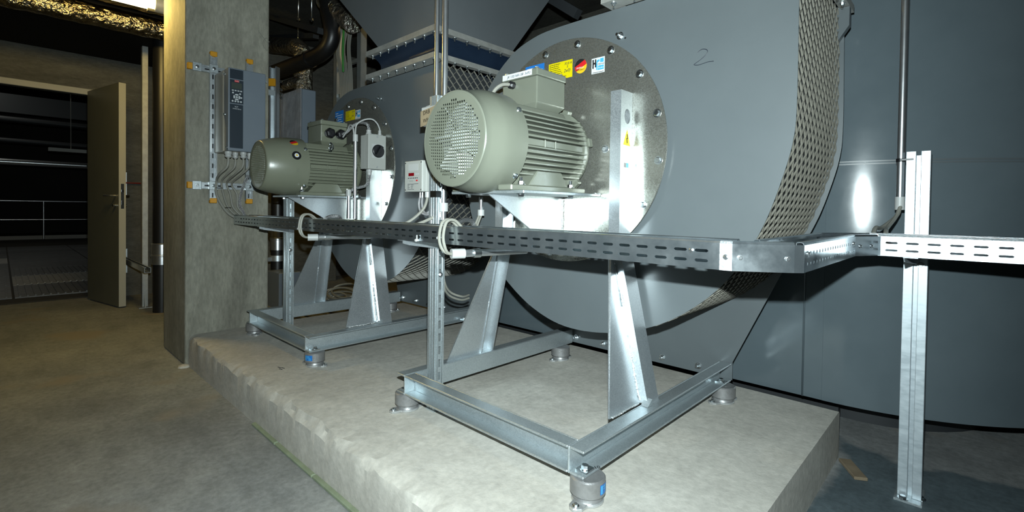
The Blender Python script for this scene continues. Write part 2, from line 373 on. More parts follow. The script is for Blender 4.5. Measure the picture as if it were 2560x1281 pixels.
# the hall beyond the door
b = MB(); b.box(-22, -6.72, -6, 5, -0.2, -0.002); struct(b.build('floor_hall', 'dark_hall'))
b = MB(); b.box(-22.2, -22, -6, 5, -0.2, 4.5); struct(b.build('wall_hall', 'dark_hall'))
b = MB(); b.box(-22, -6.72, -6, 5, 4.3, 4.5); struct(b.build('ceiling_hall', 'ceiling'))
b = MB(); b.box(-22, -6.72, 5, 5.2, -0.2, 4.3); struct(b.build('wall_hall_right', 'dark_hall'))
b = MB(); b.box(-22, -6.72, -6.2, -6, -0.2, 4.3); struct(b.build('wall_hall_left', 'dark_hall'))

# concrete pillar and plinth
PX, PY0, PY1 = -3.42, 0.762, 1.235
b = MB(); b.box(-3.985, PX, PY0, PY1, 0, 3.1)
tag(b.build('concrete_pillar', 'pillar', bevel=0.012, seg=2), 'square grey concrete pillar at the left end of the plinth', 'pillar')
pl = thing('concrete_plinth', 'long low concrete plinth under both fans with a rough crumbling front edge', 'plinth', (-1.9, 1.54, 0))
ZP = 0.185
def plinth_mesh():
    nx, ny = 420, 10; x0, x1, y0, y1 = PX + 0.004, -0.385, 0.778, 2.30
    rnd = random.Random(3); vs = []; fs = []; prof = 5
    ph = [rnd.uniform(0, 6.28) for _ in range(8)]
    def wob(t, a): return a * (math.sin(t * 3.1 + ph[0]) + 0.6 * math.sin(t * 7.7 + ph[1]) + 0.5 * math.sin(t * 19 + ph[2]) + 0.4 * math.sin(t * 43 + ph[3]))
    def sm(seed, every):
        k = [random.Random(seed + i).uniform(-1, 1) for i in range(nx // every + 3)]
        return lambda i: k[i // every] + (k[i // every + 1] - k[i // every]) * ((i % every) / every)
    s1, s2, s3, s4 = sm(10, 9), sm(900, 5), sm(1800, 14), sm(2700, 6)
    cols = []
    for i in range(nx + 1):
        x = x0 + (x1 - x0) * i / nx; c = []
        j = 0.003 * s1(i)
        c.append((x, y0, 0.0)); c.append((x, y0 + wob(x, 0.001), 0.08))
        c.append((x, y0 + 0.001 + wob(x, 0.002), 0.152 + wob(x + 5, 0.004)))
        c.append((x, y0 + 0.012 + wob(x, 0.006) + 2 * j, 0.170 + wob(x + 3, 0.004) + 0.005 * s2(i)))
        c.append((x, y0 + 0.035 + wob(x + 9, 0.008) + 0.008 * s3(i), 0.1825 + 0.0025 * s4(i)))
        for k in range(ny + 1):
            y = y0 + 0.075 + (y1 - y0 - 0.085) * k / ny
            c.append((x, y, ZP + (rnd.uniform(-0.0006, 0.0006) if 0 < k < ny else 0)))
        c.append((x, y1, ZP - 0.01)); c.append((x, y1, 0))
        cols.append(c)
    m = len(cols[0]); vs = [p for c in cols for p in c]
    for i in range(nx):
        for k in range(m - 1): fs.append((i * m + k, (i + 1) * m + k, (i + 1) * m + k + 1, i * m + k + 1))
    fs.append(tuple(range(m))); fs.append(tuple(nx * m + k for k in reversed(range(m))))
    q = MB(); q.add(vs, fs); return q
plinth_mesh().build('slab', 'plinth', pl, auto=0.6)
# pale green foam strip left in the joint at the foot of the plinth
x = -2.30
while x < -0.42:
    L = random.uniform(0.18, 0.42); q = MB(); q.box(x, min(x + L, -0.40), 0.762, 0.780, 0.0, 0.014 + random.uniform(-0.003, 0.004))
    q.build('joint_strip', 'green_foam', pl, bevel=0.003); x += L + 0.006
# a small chipped mortar lump at the pillar's foot
q = MB(); q.lathe((-3.415, 0.757, 0), (0, 0, 1), [(0.035, 0), (0.030, 0.010), (0.012, 0.016)], 9)
q.build('mortar_lump', 'edge', pl)
mk = MB()
for (px_, py_) in ((-2.45, 0.93), (-2.43, 0.94), (-2.42, 0.925)): mk.bar((px_, py_, ZP + 0.0012), (px_ + 0.022, py_ + 0.006, ZP + 0.0012), 0.005, 0.0006)
mk.build('pen_mark', 'pen', pl)

# ================================================================== big duct behind the fans
XS, YS, RS = -0.46, 2.365, 0.88; ZS0, ZSJ, ZST = 0.19, 1.173, 3.05
sil = thing('silencer_housing', 'large dark grey round-ended duct housing standing behind the plinth, filling the right of the picture', 'duct', (-0.5, 2.6, 0))
def arc(z0, z1, rad, a0=0.0, a1=PI * 0.62, n=40, t=0.004):
    q = MB(); o = [(XS + rad * math.sin(a0 + (a1 - a0) * i / n), YS + RS - rad * math.cos(a0 + (a1 - a0) * i / n)) for i in range(n + 1)]
    vs = [(p[0], p[1], z0) for p in o] + [(p[0], p[1], z1) for p in o]
    q.add(vs, [(i, i + 1, n + 2 + i, n + 1 + i) for i in range(n)], True); return q
arc(ZS0, ZSJ, RS).build('curved_panel', 'paint_dark', sil, solid=0.003)
arc(ZSJ, ZST, RS).build('curved_panel', 'paint_dark', sil, solid=0.003)
arc(ZSJ - 0.008, ZSJ - 0.002, RS + 0.003).build('joint_bead', 'paint', sil, solid=0.005)
arc(ZSJ + 0.002, ZSJ + 0.008, RS + 0.003).build('joint_bead', 'paint', sil, solid=0.005)
q = MB(); q.box(-3.0, XS, YS - .0015, YS + 0.003, ZS0, 1.78); q.build('flat_panel', 'paint_dark', sil, bevel=0.001)
q = MB(); q.tube([(-.531, YS - 0.002, ZS0), (-.531, YS - 0.002, 1.78)], 0.004, 6); q.build('seam', 'paint_dark', sil)
q = MB(); q.box(-3.0, XS, YS + 0.004, YS + 1.9, 1.74, 1.78); q.build('top_panel', 'paint_dark', sil)
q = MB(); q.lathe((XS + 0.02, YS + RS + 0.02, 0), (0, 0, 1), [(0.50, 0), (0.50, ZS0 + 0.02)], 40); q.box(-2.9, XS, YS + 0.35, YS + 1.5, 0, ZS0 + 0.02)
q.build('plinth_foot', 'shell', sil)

# ================================================================== fans
OUT = [(-.385, 1.712), (-.384, 1.50), (-.384, 1.28), (-.391, 1.18), (-.416, 1.075), (-.463, .936), (-.535, .800), (-.645, .676), (-.803, .572), (-1.0, .510), (-1.2, .500), (-1.37, .548), (-1.52, .640), (-1.66, .765), (-1.765, .92), (-1.80, 1.08), (-1.79, 1.26), (-1.735, 1.41), (-1.65, 1.545), (-1.52, 1.652), (-1.40, 1.697), (-1.27, 1.712), (-.99, 1.712)]
OL = [(p.x, p.z) for p in cat_rom([(a, 0, b_) for a, b_ in OUT], 6)]
def resample(P, step):
    d = [0]
    for i in range(1, len(P)): d.append(d[-1] + math.dist(P[i], P[i - 1]))
    out = []; s = 0; i = 0
    while s <= d[-1] + 1e-9:
        while i < len(P) - 2 and d[i + 1] < s: i += 1
        t = (s - d[i]) / max(d[i + 1] - d[i], 1e-9); a, c = P[i], P[i + 1]
        out.append((a[0] + (c[0] - a[0]) * t, a[1] + (c[1] - a[1]) * t)); s += step
    return out
def normals(P):
    N = []
    for i in range(len(P)):
        a, c = P[max(i - 1, 0)], P[min(i + 1, len(P) - 1)]; dx, dz = c[0] - a[0], c[1] - a[1]; l = math.hypot(dx, dz) or 1
        N.append((-dz / l, dx / l))
    return N       # outward for this running direction is (-dz, dx) flipped below
FX = -1.2
def make_fan(label):
    t = thing('centrifugal_fan', label, 'fan', (FX, 1.85, 0.26), 'centrifugal fans on the plinth')
    YF, YR = 1.572, 2.13
    q = MB(); q.prism([(a, YF, c) for a, c in OL], (0, 0.003, 0)); q.build('front_plate', 'paint', t)
    # rear plate stands a little proud of the rim
    cx, cz = -1.09, 1.10
    rear = [(a + 0.016 * (a - cx) / math.hypot(a - cx, c - cz), c + 0.016 * (c - cz) / math.hypot(a - cx, c - cz)) if c < 1.70 else (a + (0.016 if a > -0.5 else 0), c) for a, c in OL]
    q = MB(); q.prism([(a, YR, c) for a, c in rear], (0, 0.003, 0)); q.build('rear_plate', 'paint', t)
    q = MB(); q.prism([(-.475, YR + 0.0035, .92), (-.741, YR + 0.0035, .335), (-.741, YR + 0.0035, .258), (-1.62, YR + 0.0035, .258), (-1.62, YR + 0.0035, .335), (-1.79, YR + 0.0035, .90)], (0, 0.004, 0)); q.build('pedestal_plate', 'paint', t)
    q = MB(); q.prism([(-.40, YR - .03, 1.712), (-.352, YR - .03, 1.712), (-.352, YR - .03, 1.645), (-.40, YR - .03, 1.575)], (0, 0.028, 0)); q.build('flange_bracket', 'paint', t)
    # inner shell and the closed sheet on the upper left
    im = next(i for i, p in enumerate(OL) if i > 60 and p[1] > 1.12)
    s1 = OL[:im + 1]; n1 = [(a, c) for a, c in s1]
    ins = [(a - 0.022 * (a - cx) / math.hypot(a - cx, c - cz), c - 0.022 * (c - cz) / math.hypot(a - cx, c - cz)) for a, c in s1]
    k = len(ins); q = MB(); q.add([(a, YF + .003, c) for a, c in ins] + [(a, YR, c) for a, c in ins], [(i, i + 1, k + i + 1, k + i) for i in range(k - 1)], True); q.build('inner_shell', 'shell', t, solid=0.002)
    s2 = OL[im:]; k = len(s2); q = MB(); q.add([(a, YF + .003, c) for a, c in s2] + [(a, YR, c) for a, c in s2], [(i, i + 1, k + i + 1, k + i) for i in range(k - 1)], True); q.build('scroll_sheet', 'paint_dark', t, solid=0.003)
    # woven guard: interlocking bent strands between the plates
    h, half = 0.0255, 0.0235; R_ = resample(s1, h / 2); J = int((YR - YF - 0.003) / half)
    vs = []; fs = []
    def pt(s_, d, y):
        s_ = min(max(s_, 0), len(R_) - 1.001); i = int(s_); f = s_ - i
        a = (R_[i][0] + (R_[i + 1][0] - R_[i][0]) * f, R_[i][1] + (R_[i + 1][1] - R_[i][1]) * f)
        l = math.hypot(a[0] - cx, a[1] - cz); return (a[0] + d * (a[0] - cx) / l, y, a[1] + d * (a[1] - cz) / l)
    rows = (len(R_) - 2) // 2
    for r in range(rows):
        st = len(vs)
        for j in range(J + 1):
            y = YF + 0.004 + j * (YR - YF - 0.005) / J
            up = 1 if (j + r) % 2 == 0 else -1
            sc = 2 * r + 1 + up * 0.90; w = 0.125
            vs += [pt(sc - w, -0.0045, y), pt(sc + w, -0.0045, y), pt(sc + w + 0.10, 0.0015, y), pt(sc - w + 0.10, 0.0015, y)]
        for j in range(J):
            for e in range(4):
                g = (e + 1) % 4; fs.append((st + 4 * j + e, st + 4 * j + g, st + 4 * j + 4 + g, st + 4 * j + 4 + e))
    q = MB(); q.add(vs, fs); o = q.build('mesh_guard', 'mesh', t); o['kind'] = 'stuff'
    # mounting disc with its ring of bolts
    q = MB(); q.lathe((FX, 1.545, 1.203), (0, 1, 0), [(0.437, 0), (0.437, 0.006)], 96, sharp=True); disc = q.build('mounting_disc', 'galv_disc', t, bevel=0.001)
    q = MB(); q.lathe((FX, 1.551, 1.203), (0, 1, 0), [(0.395, 0), (0.395, 0.021)], 64); q.build('spacer_ring', 'paint', t)
    for i in range(16):
        a = math.radians(14 - 22.5 * i); inst('bolt', BOLT, disc, (FX + 0.412 * math.cos(a), 1.545, 1.203 + 0.412 * math.sin(a)), FACE_MY)
    for a, c in ((-.967, 1.606), (-.972, 1.598)): pass
    inst('bolt', BOLT_L, t, (-.966, YF, 1.610), FACE_MY)
    inst('bolt', BOLT, disc, (-1.005, 1.545, 1.196), FACE_MY)
    inst('bolt', BOLT, disc, (-1.395, 1.545, 1.196), FACE_MY)
    for a in (-1.549, -1.380, -1.218, -1.056, -.886): inst('bolt', BOLT_L, t, (a, YR + 0.0033, .287), FACE_MY)
    # outlet neck flange with hanging bolts
    q = MB(); q.lathe((-.945, YF - 0.0004, 1.598), (0, 1, 0), [(0.004, 0), (0.004, 0.0006)], 10); q.build('drilled_hole', 'black', t)
    X0, X1, Y0, Y1, Z0 = -1.005, -.352, 1.50, 2.185, 1.714
    fl = MB()
    fl.box(X0, X1, Y0, Y0 + .07, Z0, Z0 + .006); fl.box(X0, X1, Y1 - .07, Y1, Z0, Z0 + .006); fl.box(X0, X0 + .05, Y0 + .07, Y1 - .07, Z0, Z0 + .006); fl.box(X1 - .033, X1, Y0 + .07, Y1 - .07, Z0, Z0 + .006)
    fl.box(X0, X1, Y0, Y0 + .004, Z0 + .006, Z0 + .026); fl.box(X1 - .004, X1, Y0 + .004, Y1, Z0 + .006, Z0 + .026); fl.box(X0, X0 + .004, Y0 + .004, Y1, Z0 + .006, Z0 + .026); fl.box(X0 + .004, X1 - .004, Y1 - .004, Y1, Z0 + .006, Z0 + .026)
    f = fl.build('outlet_flange', 'flange', t)
    for i in range(8):
        inst('flange_bolt', NUT_S, f, (X0 + .04 + i * (X1 - X0 - .07) / 7, Y0 + .022, Z0), FACE_DN); inst('flange_bolt', NUT_S, f, (X1 - .016, Y0 + .06 + i * (Y1 - Y0 - .1) / 7, Z0), FACE_DN)
    return t
fan2 = make_fan('near right-hand centrifugal fan in a grey scroll casing, handwritten 2 on its front plate')
OFF1 = (-1.60, -0.025, 0)
fan1 = copy_tree(fan2, OFF1); fan1['label'] = 'far left-hand grey centrifugal fan under the big hopper with the blue collar'
# handwritten 2 on the near fan
def pen(parent, pts, r=0.0011, m='pen', name='handwriting', n=5):
    q = MB(); q.tube(cat_rom(pts, 6), r, n); return q.build(name, m, parent)
two = [(1743, 134), (1749, 127), (1757, 123), (1766, 124), (1769, 129), (1764, 138), (1752, 149), (1741, 157), (1735, 162), (1745, 163), (1758, 159), (1770, 155), (1784, 153)]
pen(fan2, [at(x, y, 1.5712) for x, y in two])

# ================================================================== base frames with legs and motor shelf
def channel(q, p0, p1, out, h=0.075, w=0.050, tw=0.006, tf=0.007):
    """U section from p0 to p1 (bottom of the back of the web); flanges point along out"""
    p0, p1, o = V3(p0), V3(p1), V3(out); d = (p1 - p0); L = d.length / 2; d.normalize(); mid = (p0 + p1) / 2; z = V3((0, 0, 1))
    q.obox(mid + o * tw / 2 + z * h / 2, (d, o, z), (L, tw / 2, h / 2))
    for zz in (tf / 2, h - tf / 2):
        q.prism([mid - d * L + o * tw + z * (zz - tf / 2), mid + d * L + o * tw + z * (zz - tf / 2), mid + d * L + o * tw + z * (zz + tf / 2), mid - d * L + o * tw + z * (zz + tf / 2)], o * (w - tw))
def make_frame(label):
    t = thing('base_frame', label, 'frame', (-1.18, 1.6, 0.255), 'galvanised fan base frames')
    zb = 0.255
    q = MB(); channel(q, (-.795, 1.062, zb), (-.795, 2.125, zb), (1, 0, 0), w=0.053); q.build('side_beam', 'galv', t, bevel=0.002)
    q = MB(); channel(q, (-1.568, 1.062, zb), (-1.568, 2.125, zb), (-1, 0, 0), w=0.053); q.build('side_beam', 'galv', t, bevel=0.002)
    q = MB(); channel(q, (-1.568, 1.114, zb), (-.795, 1.114, zb), (0, -1, 0), w=0.053); q.build('front_beam', 'galv', t, bevel=0.002)
    def weld(pts, r=0.004):
        P = []
        for a, b_ in zip(pts[:-1], pts[1:]):
            a, b_ = V3(a), V3(b_); n = max(2, int((b_ - a).length / 0.006))
            for i in range(n): P.append(a + (b_ - a) * i / n + V3((random.uniform(-1, 1), random.uniform(-1, 1), random.uniform(-1, 1))) * 0.0012)
        P.append(V3(pts[-1])); q = MB(); q.tube(P, [r * random.uniform(0.6, 1.15) for _ in P], 6); q.build('weld_bead', 'weld', t)
    for s in (1, -1):
        X = lambda c: FX + s * c
        c0, cm, cb = 0.305, 0.305, 0.425; zt, zm, z0 = 1.385, 0.86, 0.330; Y0_, Y1_ = 1.470, 1.5445; th = 0.005; fw = 0.042; y0, y1 = Y0_ + th, Y1_ - th
        q = MB()
        # web with the lifting hole
        yc, zc, rr, nn = 1.512, 1.298, 0.022, 24
        rim = [(yc + 0.86 * rr * math.cos(2 * PI * i / nn), zc + 1.18 * rr * math.sin(2 * PI * i / nn)) for i in range(nn)]
        sq = []
        for i in range(nn):
            a = 2 * PI * i / nn; dx, dz = math.cos(a), math.sin(a)
            k = min(((y1 - yc) if dx > 0 else (yc - y0)) / max(abs(dx), 1e-6), 0.05 / max(abs(dz), 1e-6)); sq.append((yc + dx * k, zc + dz * k))
        for xx in (X(c0), X(c0 - th)):
            q.add([(xx, *p) for p in rim] + [(xx, *p) for p in sq], [(i, (i + 1) % nn, nn + (i + 1) % nn, nn + i) for i in range(nn)])
            for (ya, za, yb, zb_) in ((y0, zc + .05, y1, zt), (y0, zm, y1, zc - .05)): q.add([(xx, ya, za), (xx, yb, za), (xx, yb, zb_), (xx, ya, zb_)], [(0, 1, 2, 3)])
            for e1, e2 in ((y0, 1), (y1, -1)):
                pass
            # square corners of the hole field
            for (ya, za) in ((y0, zc - .05), (y1, zc - .05), (y0, zc + .05), (y1, zc + .05)):
                near = sorted(sq, key=lambda p: math.dist(p, (ya, za)))[:2]
                q.add([(xx, ya, za)] + [(xx, *p) for p in near], [(0, 1, 2)])
        q.add([(X(c0), *p) for p in rim] + [(X(c0 - th), *p) for p in rim], [(i, (i + 1) % nn, nn + (i + 1) % nn, nn + i) for i in range(nn)])
        q.prism([(X(cm), y0, zm), (X(cb), y0, z0), (X(cb - th), y0, z0), (X(cm - th), y0, zm)], (0, y1 - y0, 0))
        y0, y1 = Y0_, Y1_
        for (ya) in (y0, y1 - th):
            q.prism([(X(c0 - (0)), ya, zt), (X(c0), ya, zm), (X(cb), ya, z0), (X(cb - fw), ya, z0), (X(c0 - fw), ya, zm), (X(c0 - fw), ya, zt)], (0, th, 0))
        q.build('leg', 'galv_bright', t)
        # gusset plate running forward along the side beam
        e = 0.030
        q = MB(); q.prism([(X(cb - e), 1.285, z0), (X(cb - e), y0, z0), (X(cm - e), y0, zm), (X(cm - e), y0 - 0.012, zm - 0.03)], (-s * 0.005, 0, 0)); q.build('gusset', 'galv_bright', t)
        weld([(X(cb - e + .001), y0 - .002, z0 + .01), (X((cb + cm) / 2 - e + .001), y0 - .002, (z0 + zm) / 2 - .02)]); weld([(X((cb + cm) / 2 - e + .001) - s * .006, y0 - .002, (z0 + zm) / 2 + .05), (X(cm - e + .001), y0 - .002, zm - .03)])
        weld([(X(cb - e + .002), 1.30, z0 + .001), (X(cb - e + .002), 1.46, z0 + .001)], 0.003)
    q = MB(); q.box(-1.372, -1.022, 1.12, 1.5445, 1.020, 1.030); q.build('motor_shelf', 'galv', t, bevel=0.0015)
    q = MB(); q.prism([(-1.203, 1.137, 1.0195), (-1.203, 1.5445, 1.0195), (-1.203, 1.5445, .788)], (0.006, 0, 0)); q.build('shelf_gusset', 'galv_bright', t)
    weld([(-1.196, 1.543, 1.01), (-1.196, 1.543, .80)], 0.004); weld([(-1.05, 1.542, 1.031), (-1.018, 1.542, 1.03)], 0.005)
    for (x_, y_) in ((-1.077, 1.168), (-1.077, 1.432), (-1.335, 1.168), (-1.335, 1.432)): inst('bolt', BOLT, t, (x_, y_, 1.020), FACE_DN)
    q = MB(); q.prism([(-.790, 1.45, .331), (-.790, 1.48, .331), (-.790, 1.48, .350)], (0.025, 0, 0)); q.build('weld_tab', 'galv', t)
    for (x_, y_) in ((-.762, 1.098), (-.762, 2.070), (-1.600, 1.098), (-1.600, 2.018)):
        q = MB(); q.obox((x_, y_, zb + .0095), ((1, 0, 0), (0, 1, 0), (0, 0, 1)), (0.018, 0.020, 0.0025)); q.build('clamp_washer', 'zinc', t)
        inst('bolt', BOLT, t, (x_, y_, zb + .012))
    return t
frame2 = make_frame('galvanised base frame under the near fan, black 10 written beside its front corner bolt')
text_mesh('10', 0.019, 'ink', 'lettering', frame2, (-.7440, 1.118, .2643), (0.55, 0.83, 0), (-0.83, 0.55, 0))
frame1 = make_frame('galvanised base frame with splayed legs under the far left fan')
frame1.location = V3(frame1.location) + V3(OFF1)

# spring isolators under the frames
def isolator(x, y, rot, label, lab_dir=None):
    t = thing('spring_isolator', label, 'isolator', (x, y, ZP), 'spring isolators under the fan frames')
    z = ZP
    q = MB(); q.lathe((x, y, z + .024), (0, 0, 1), [(0.046, 0), (0.048, 0.002), (0.048, 0.042), (0.044, 0.046)], 40); q.build('spring_housing', 'iso', t)
    q = MB(); q.lathe((x, y, z + .008), (0, 0, 1), [(0.042, 0), (0.039, 0.004), (0.039, 0.017)], 36); q.build('lower_cup', 'iso', t)
    c, s = math.cos(rot), math.sin(rot); q = MB()
    pts = []
    for i in range(36):
        a = 2 * PI * i / 36; ux, uy = math.cos(a), math.sin(a)
        r = max(0.043, 0.036 * abs(ux) ** 6 + 0.040) if abs(ux) > 0.93 else 0.044
        lx = ux * r; ly = uy * r * (0.9 if abs(ux) > .93 else 1)
        pts.append((x + c * lx - s * ly, y + s * lx + c * ly, z + 0.0005))
    q.prism(pts, (0, 0, 0.009)); q.build('foot_plate', 'iso_foot', t, bevel=0.002)
    for k in (-1, 1): inst('bolt', BOLT_S, t, (x + c * 0.060 * k, y + s * 0.060 * k, z + .0095))
    q = MB(); q.lathe((x, y, z + .021), (0, 0, 1), [(0.041, 0), (0.041, 0.003)], 30); q.build('gap_seal', 'black', t)
    if lab_dir is not None:
        n = 8; q = MB(); vs = []
        for i in range(n + 1):
            a = lab_dir + (i / n - 0.5) * 0.85
            vs += [(x + 0.0484 * math.cos(a), y + 0.0484 * math.sin(a), z + .034), (x + 0.0484 * math.cos(a), y + 0.0484 * math.sin(a), z + .060)]
        q.add(vs, [(2 * i, 2 * i + 2, 2 * i + 3, 2 * i + 1) for i in range(n)], True); st = q.build('blue_sticker', 'blue', t)
        st['label'] = 'blue maker sticker with white print'
        q = MB()
        for (i0, i1, z0, z1) in ((0.06, 0.22, .036, .058), (0.30, 0.62, .052, .056), (0.30, 0.80, .046, .049), (0.55, 0.85, .037, .042)):
            vs = []
            for i in range(5):
                a = lab_dir + (i0 + (i1 - i0) * i / 4 - 0.5) * 0.85
                vs += [(x + 0.0487 * math.cos(a), y + 0.0487 * math.sin(a), z + z0), (x + 0.0487 * math.cos(a), y + 0.0487 * math.sin(a), z + z1)]
            q.add(vs, [(2 * i, 2 * i + 2, 2 * i + 3, 2 * i + 1) for i in range(4)])
        q.build('print', 'sky_blue', st)
    return t
A60 = math.radians(84)
isolator(-.752, 1.098, math.radians(-86), 'grey spring isolator at the nearest corner of the right frame, cut by the picture edge', math.radians(12))
isolator(-1.600, 1.098, A60, 'grey spring isolator under the front left corner of the right frame')
isolator(-1.575, 2.03, A60, 'grey spring isolator under the rear left end of the right frame')
isolator(-.752, 2.064, math.radians(250), 'grey spring isolator under the rear right end of the right frame, before the dark duct')
isolator(-2.362, 1.073, math.radians(20), 'grey spring isolator with blue sticker under the front right corner of the left frame', math.radians(-62))
isolator(-3.190, 1.073, math.radians(170), 'grey spring isolator under the front left corner of the left frame, beside the pillar')
isolator(-3.192, 2.03, A60, 'grey spring isolator at the far rear left of the left frame, seen past its leg')

# ================================================================== motors
def grille(q, cx, cz, y, rh, ro, pitch, hole, t=0.0015):
    n = int(rh / pitch) + 2
    for i in range(-n, n + 1):
        for j in range(-n, n + 1):
            x, z = cx + i * pitch, cz + j * pitch; p = pitch / 2; h = hole / 2
            far = max(math.hypot(i * pitch + a * h, j * pitch + b_ * h) for a in (-1, 1) for b_ in (-1, 1))
            if far < rh and not (abs(i) <= 1 and abs(j) <= 1 and (i, j) != (0, 0) and False):
                o = [(x - p, y, z - p), (x + p, y, z - p), (x + p, y, z + p), (x - p, y, z + p)]; k = [(x - h, y, z - h), (x + h, y, z - h), (x + h, y, z + h), (x - h, y, z + h)]
                b_ = [(a, y + t, c) for a, _, c in k]
                q.add(o + k + b_, [(e, (e + 1) % 4, 4 + (e + 1) % 4, 4 + e) for e in range(4)] + [(4 + e, 4 + (e + 1) % 4, 8 + (e + 1) % 4, 8 + e) for e in range(4)])
            elif math.hypot(i * pitch, j * pitch) < rh + pitch * 0.9:
                q.add([(x - p, y, z - p), (x + p, y, z - p), (x + p, y, z + p), (x - p, y, z + p)], [(0, 1, 2, 3)])
    q.lathe((cx, y - 0.0004, cz), (0, 1, 0), [(rh + 0.001, 0), (ro, 0)], 64, caps=False)
def make_motor(cx, dy, style, label):
    cz = 1.19; y0 = 0.985 + dy; paint = 'motor' if style == 'A' else 'motor_olive'
    t = thing('electric_motor', label, 'motor', (cx, 1.3 + dy, 1.03), 'electric motors on the fan shelves')
    C0 = (cx, y0, cz)
    prof = [(.146, .001), (.150, .0015), (.1525, .005), (.1515, .009), (.1545, .028), (.1600, .052), (.1650, .072), (.1680, .088), (.1685, .120), (.1685, .172), (.160, .172)] if style == 'A' else [(.124, .001), (.128, .0015), (.131, .005), (.137, .020), (.147, .055), (.156, .10), (.161, .15), (.162, .215), (.154, .215)]
    ye = y0 + prof[-1][1]
    q = MB(); q.lathe(C0, (0, 1, 0), prof, 72, caps=False); cowl = q.build('fan_cowl', paint, t)
    q = MB(); grille(q, cx, cz, y0 + 0.0035, 0.127 if style == 'A' else 0.110, prof[0][0] + 0.001, 0.0101 if style == 'A' else 0.0098, 0.0073 if style == 'A' else 0.0070); q.build('grille', paint, cowl)
    # cooling fan inside the cowl
    q = MB(); q.lathe((cx, y0 + .035, cz), (0, 1, 0), [(.034, -.012), (.040, 0), (.042, .05)], 24); q.lathe((cx, y0 + .070, cz), (0, 1, 0), [(.135 if style == 'A' else .115, 0), (.135 if style == 'A' else .115, .004)], 40)
    for i in range(7):
        a = 2 * PI * i / 7 + 0.4; u = V3((math.cos(a), 0, math.sin(a))); w = V3((-math.sin(a), 0, math.cos(a)))
        q.obox(V3((cx, y0 + .045, cz)) + u * 0.082, (u, V3((0, 1, 0)) + w * 0.5, w), (0.042, 0.026, 0.0015))
    q.build('cooling_fan', 'fan_plastic', t)
    # body
    rb = 0.126; q = MB(); q.lathe((cx, 0, cz), (0, 1, 0), [(rb, ye - .02), (rb, 1.495 + dy)], 56); body = q.build('motor_body', paint, t)
    nf = 13; pitch = 0.0172
    for s in (1, -1):
        for i in range(nf):
            z = (i - (nf - 1) / 2) * pitch
            if abs(i - (nf - 1) / 2) < 1.2 and style == 'A' and abs(i - (nf - 1) / 2) > 0.5: pass
            xo = math.sqrt(0.1625 ** 2 - z * z); xi = math.sqrt(max(rb ** 2 - z * z, 0.0009)) - 0.012
            if i == nf // 2:
                q = MB(); q.box(min(cx + s * xi, cx + s * 0.150), max(cx + s * xi, cx + s * 0.150), ye + .008, 1.475 + dy, cz - .011, cz + .011)
                q.box(min(cx + s * .15, cx + s * 0.1535), max(cx + s * .15, cx + s * 0.1535), ye + .10, ye + .106, cz - .013, cz + .013); q.box(min(cx + s * .15, cx + s * 0.1535), max(cx + s * .15, cx + s * 0.1535), ye + .155, ye + .161, cz - .013, cz + .013)
                q.build('nameplate_pad', paint, body, bevel=0.0015); continue
            q = MB(); q.prism([(cx + s * xi, ye - .012, cz + z - .0040), (cx + s * xo, ye - .008, cz + z - .0024), (cx + s * xo, ye - .008, cz + z + .0024), (cx + s * xi, ye - .012, cz + z + .0040)], (0, 1.488 + dy - ye + .010, 0)); q.build('cooling_fin', paint, body)
    for s in (1, -1):
        for i in range(-3, 4):
            if s == 1 and style: break
            x = i * .022; zo = math.sqrt(0.150 ** 2 - x * x)
            q = MB(); q.box(cx + x - .003, cx + x + .003, ye - .01, 1.48 + dy, cz - zo, cz - .10); q.build('cooling_fin', paint, body)
    # top saddle and terminal box
    bx0, bx1, by0, by1 = cx - .090, cx + .080, 1.296 + dy, 1.455 + dy
    q = MB(); q.prism([(cx - .105, ye + .01, cz + .085), (cx + .105, ye + .01, cz + .085), (cx + .075, ye + .01, cz + .136), (cx - .075, ye + .01, cz + .136)], (0, 1.45 + dy - ye, 0)); q.build('top_saddle', paint, body, bevel=0.006, seg=2)
    q = MB()
    lo = [(cx - .06, by0 + .02, 1.320), (cx + .055, by0 + .02, 1.320), (cx + .055, by1 - .02, 1.320), (cx - .06, by1 - .02, 1.320)]; mi = [(bx0, by0, 1.345), (bx1, by0, 1.345), (bx1, by1, 1.345), (bx0, by1, 1.345)]; hi = [(a, b_, 1.440) for a, b_, c in mi]
    q.add(lo + mi + hi, [(3, 2, 1, 0)] + [(e, (e + 1) % 4, 4 + (e + 1) % 4, 4 + e) for e in range(4)] + [(4 + e, 4 + (e + 1) % 4, 8 + (e + 1) % 4, 8 + e) for e in range(4)] + [(8, 9, 10, 11)])
    tb = q.build('terminal_box', paint, t, bevel=0.004, seg=2)
    q = MB(); q.box(bx0 - .003, bx1 + .003, by0 - .003, by1 + .003, 1.4405, 1.466); lid = q.build('lid', paint, tb, bevel=0.004, seg=2)
    for (x_, y_) in ((bx0 + .012, by0 + .012), (bx1 - .012, by0 + .012), (bx1 - .012, by1 - .012)): inst('screw', BOLT_S, tb, (x_, y_, 1.466))
    # end shield and neck
    q = MB(); q.lathe((cx, 1.488 + dy, cz), (0, 1, 0), [(.150, 0), (.1575, .004), (.1575, .018), (.148, .030), (.11, .040), (.10, .0575)], 56); q.build('end_shield', paint, t)
    for i in range(6):
        a = math.radians(10 + 60 * i); u = V3((math.cos(a), 0, math.sin(a)))
        q = MB(); q.obox(V3((cx, 1.503 + dy, cz)) + u * .160, (u, V3((0, 1, 0)), u.cross(V3((0, 1, 0)))), (.009, .012, .016)); q.build('shield_lug', paint, t, bevel=0.003)
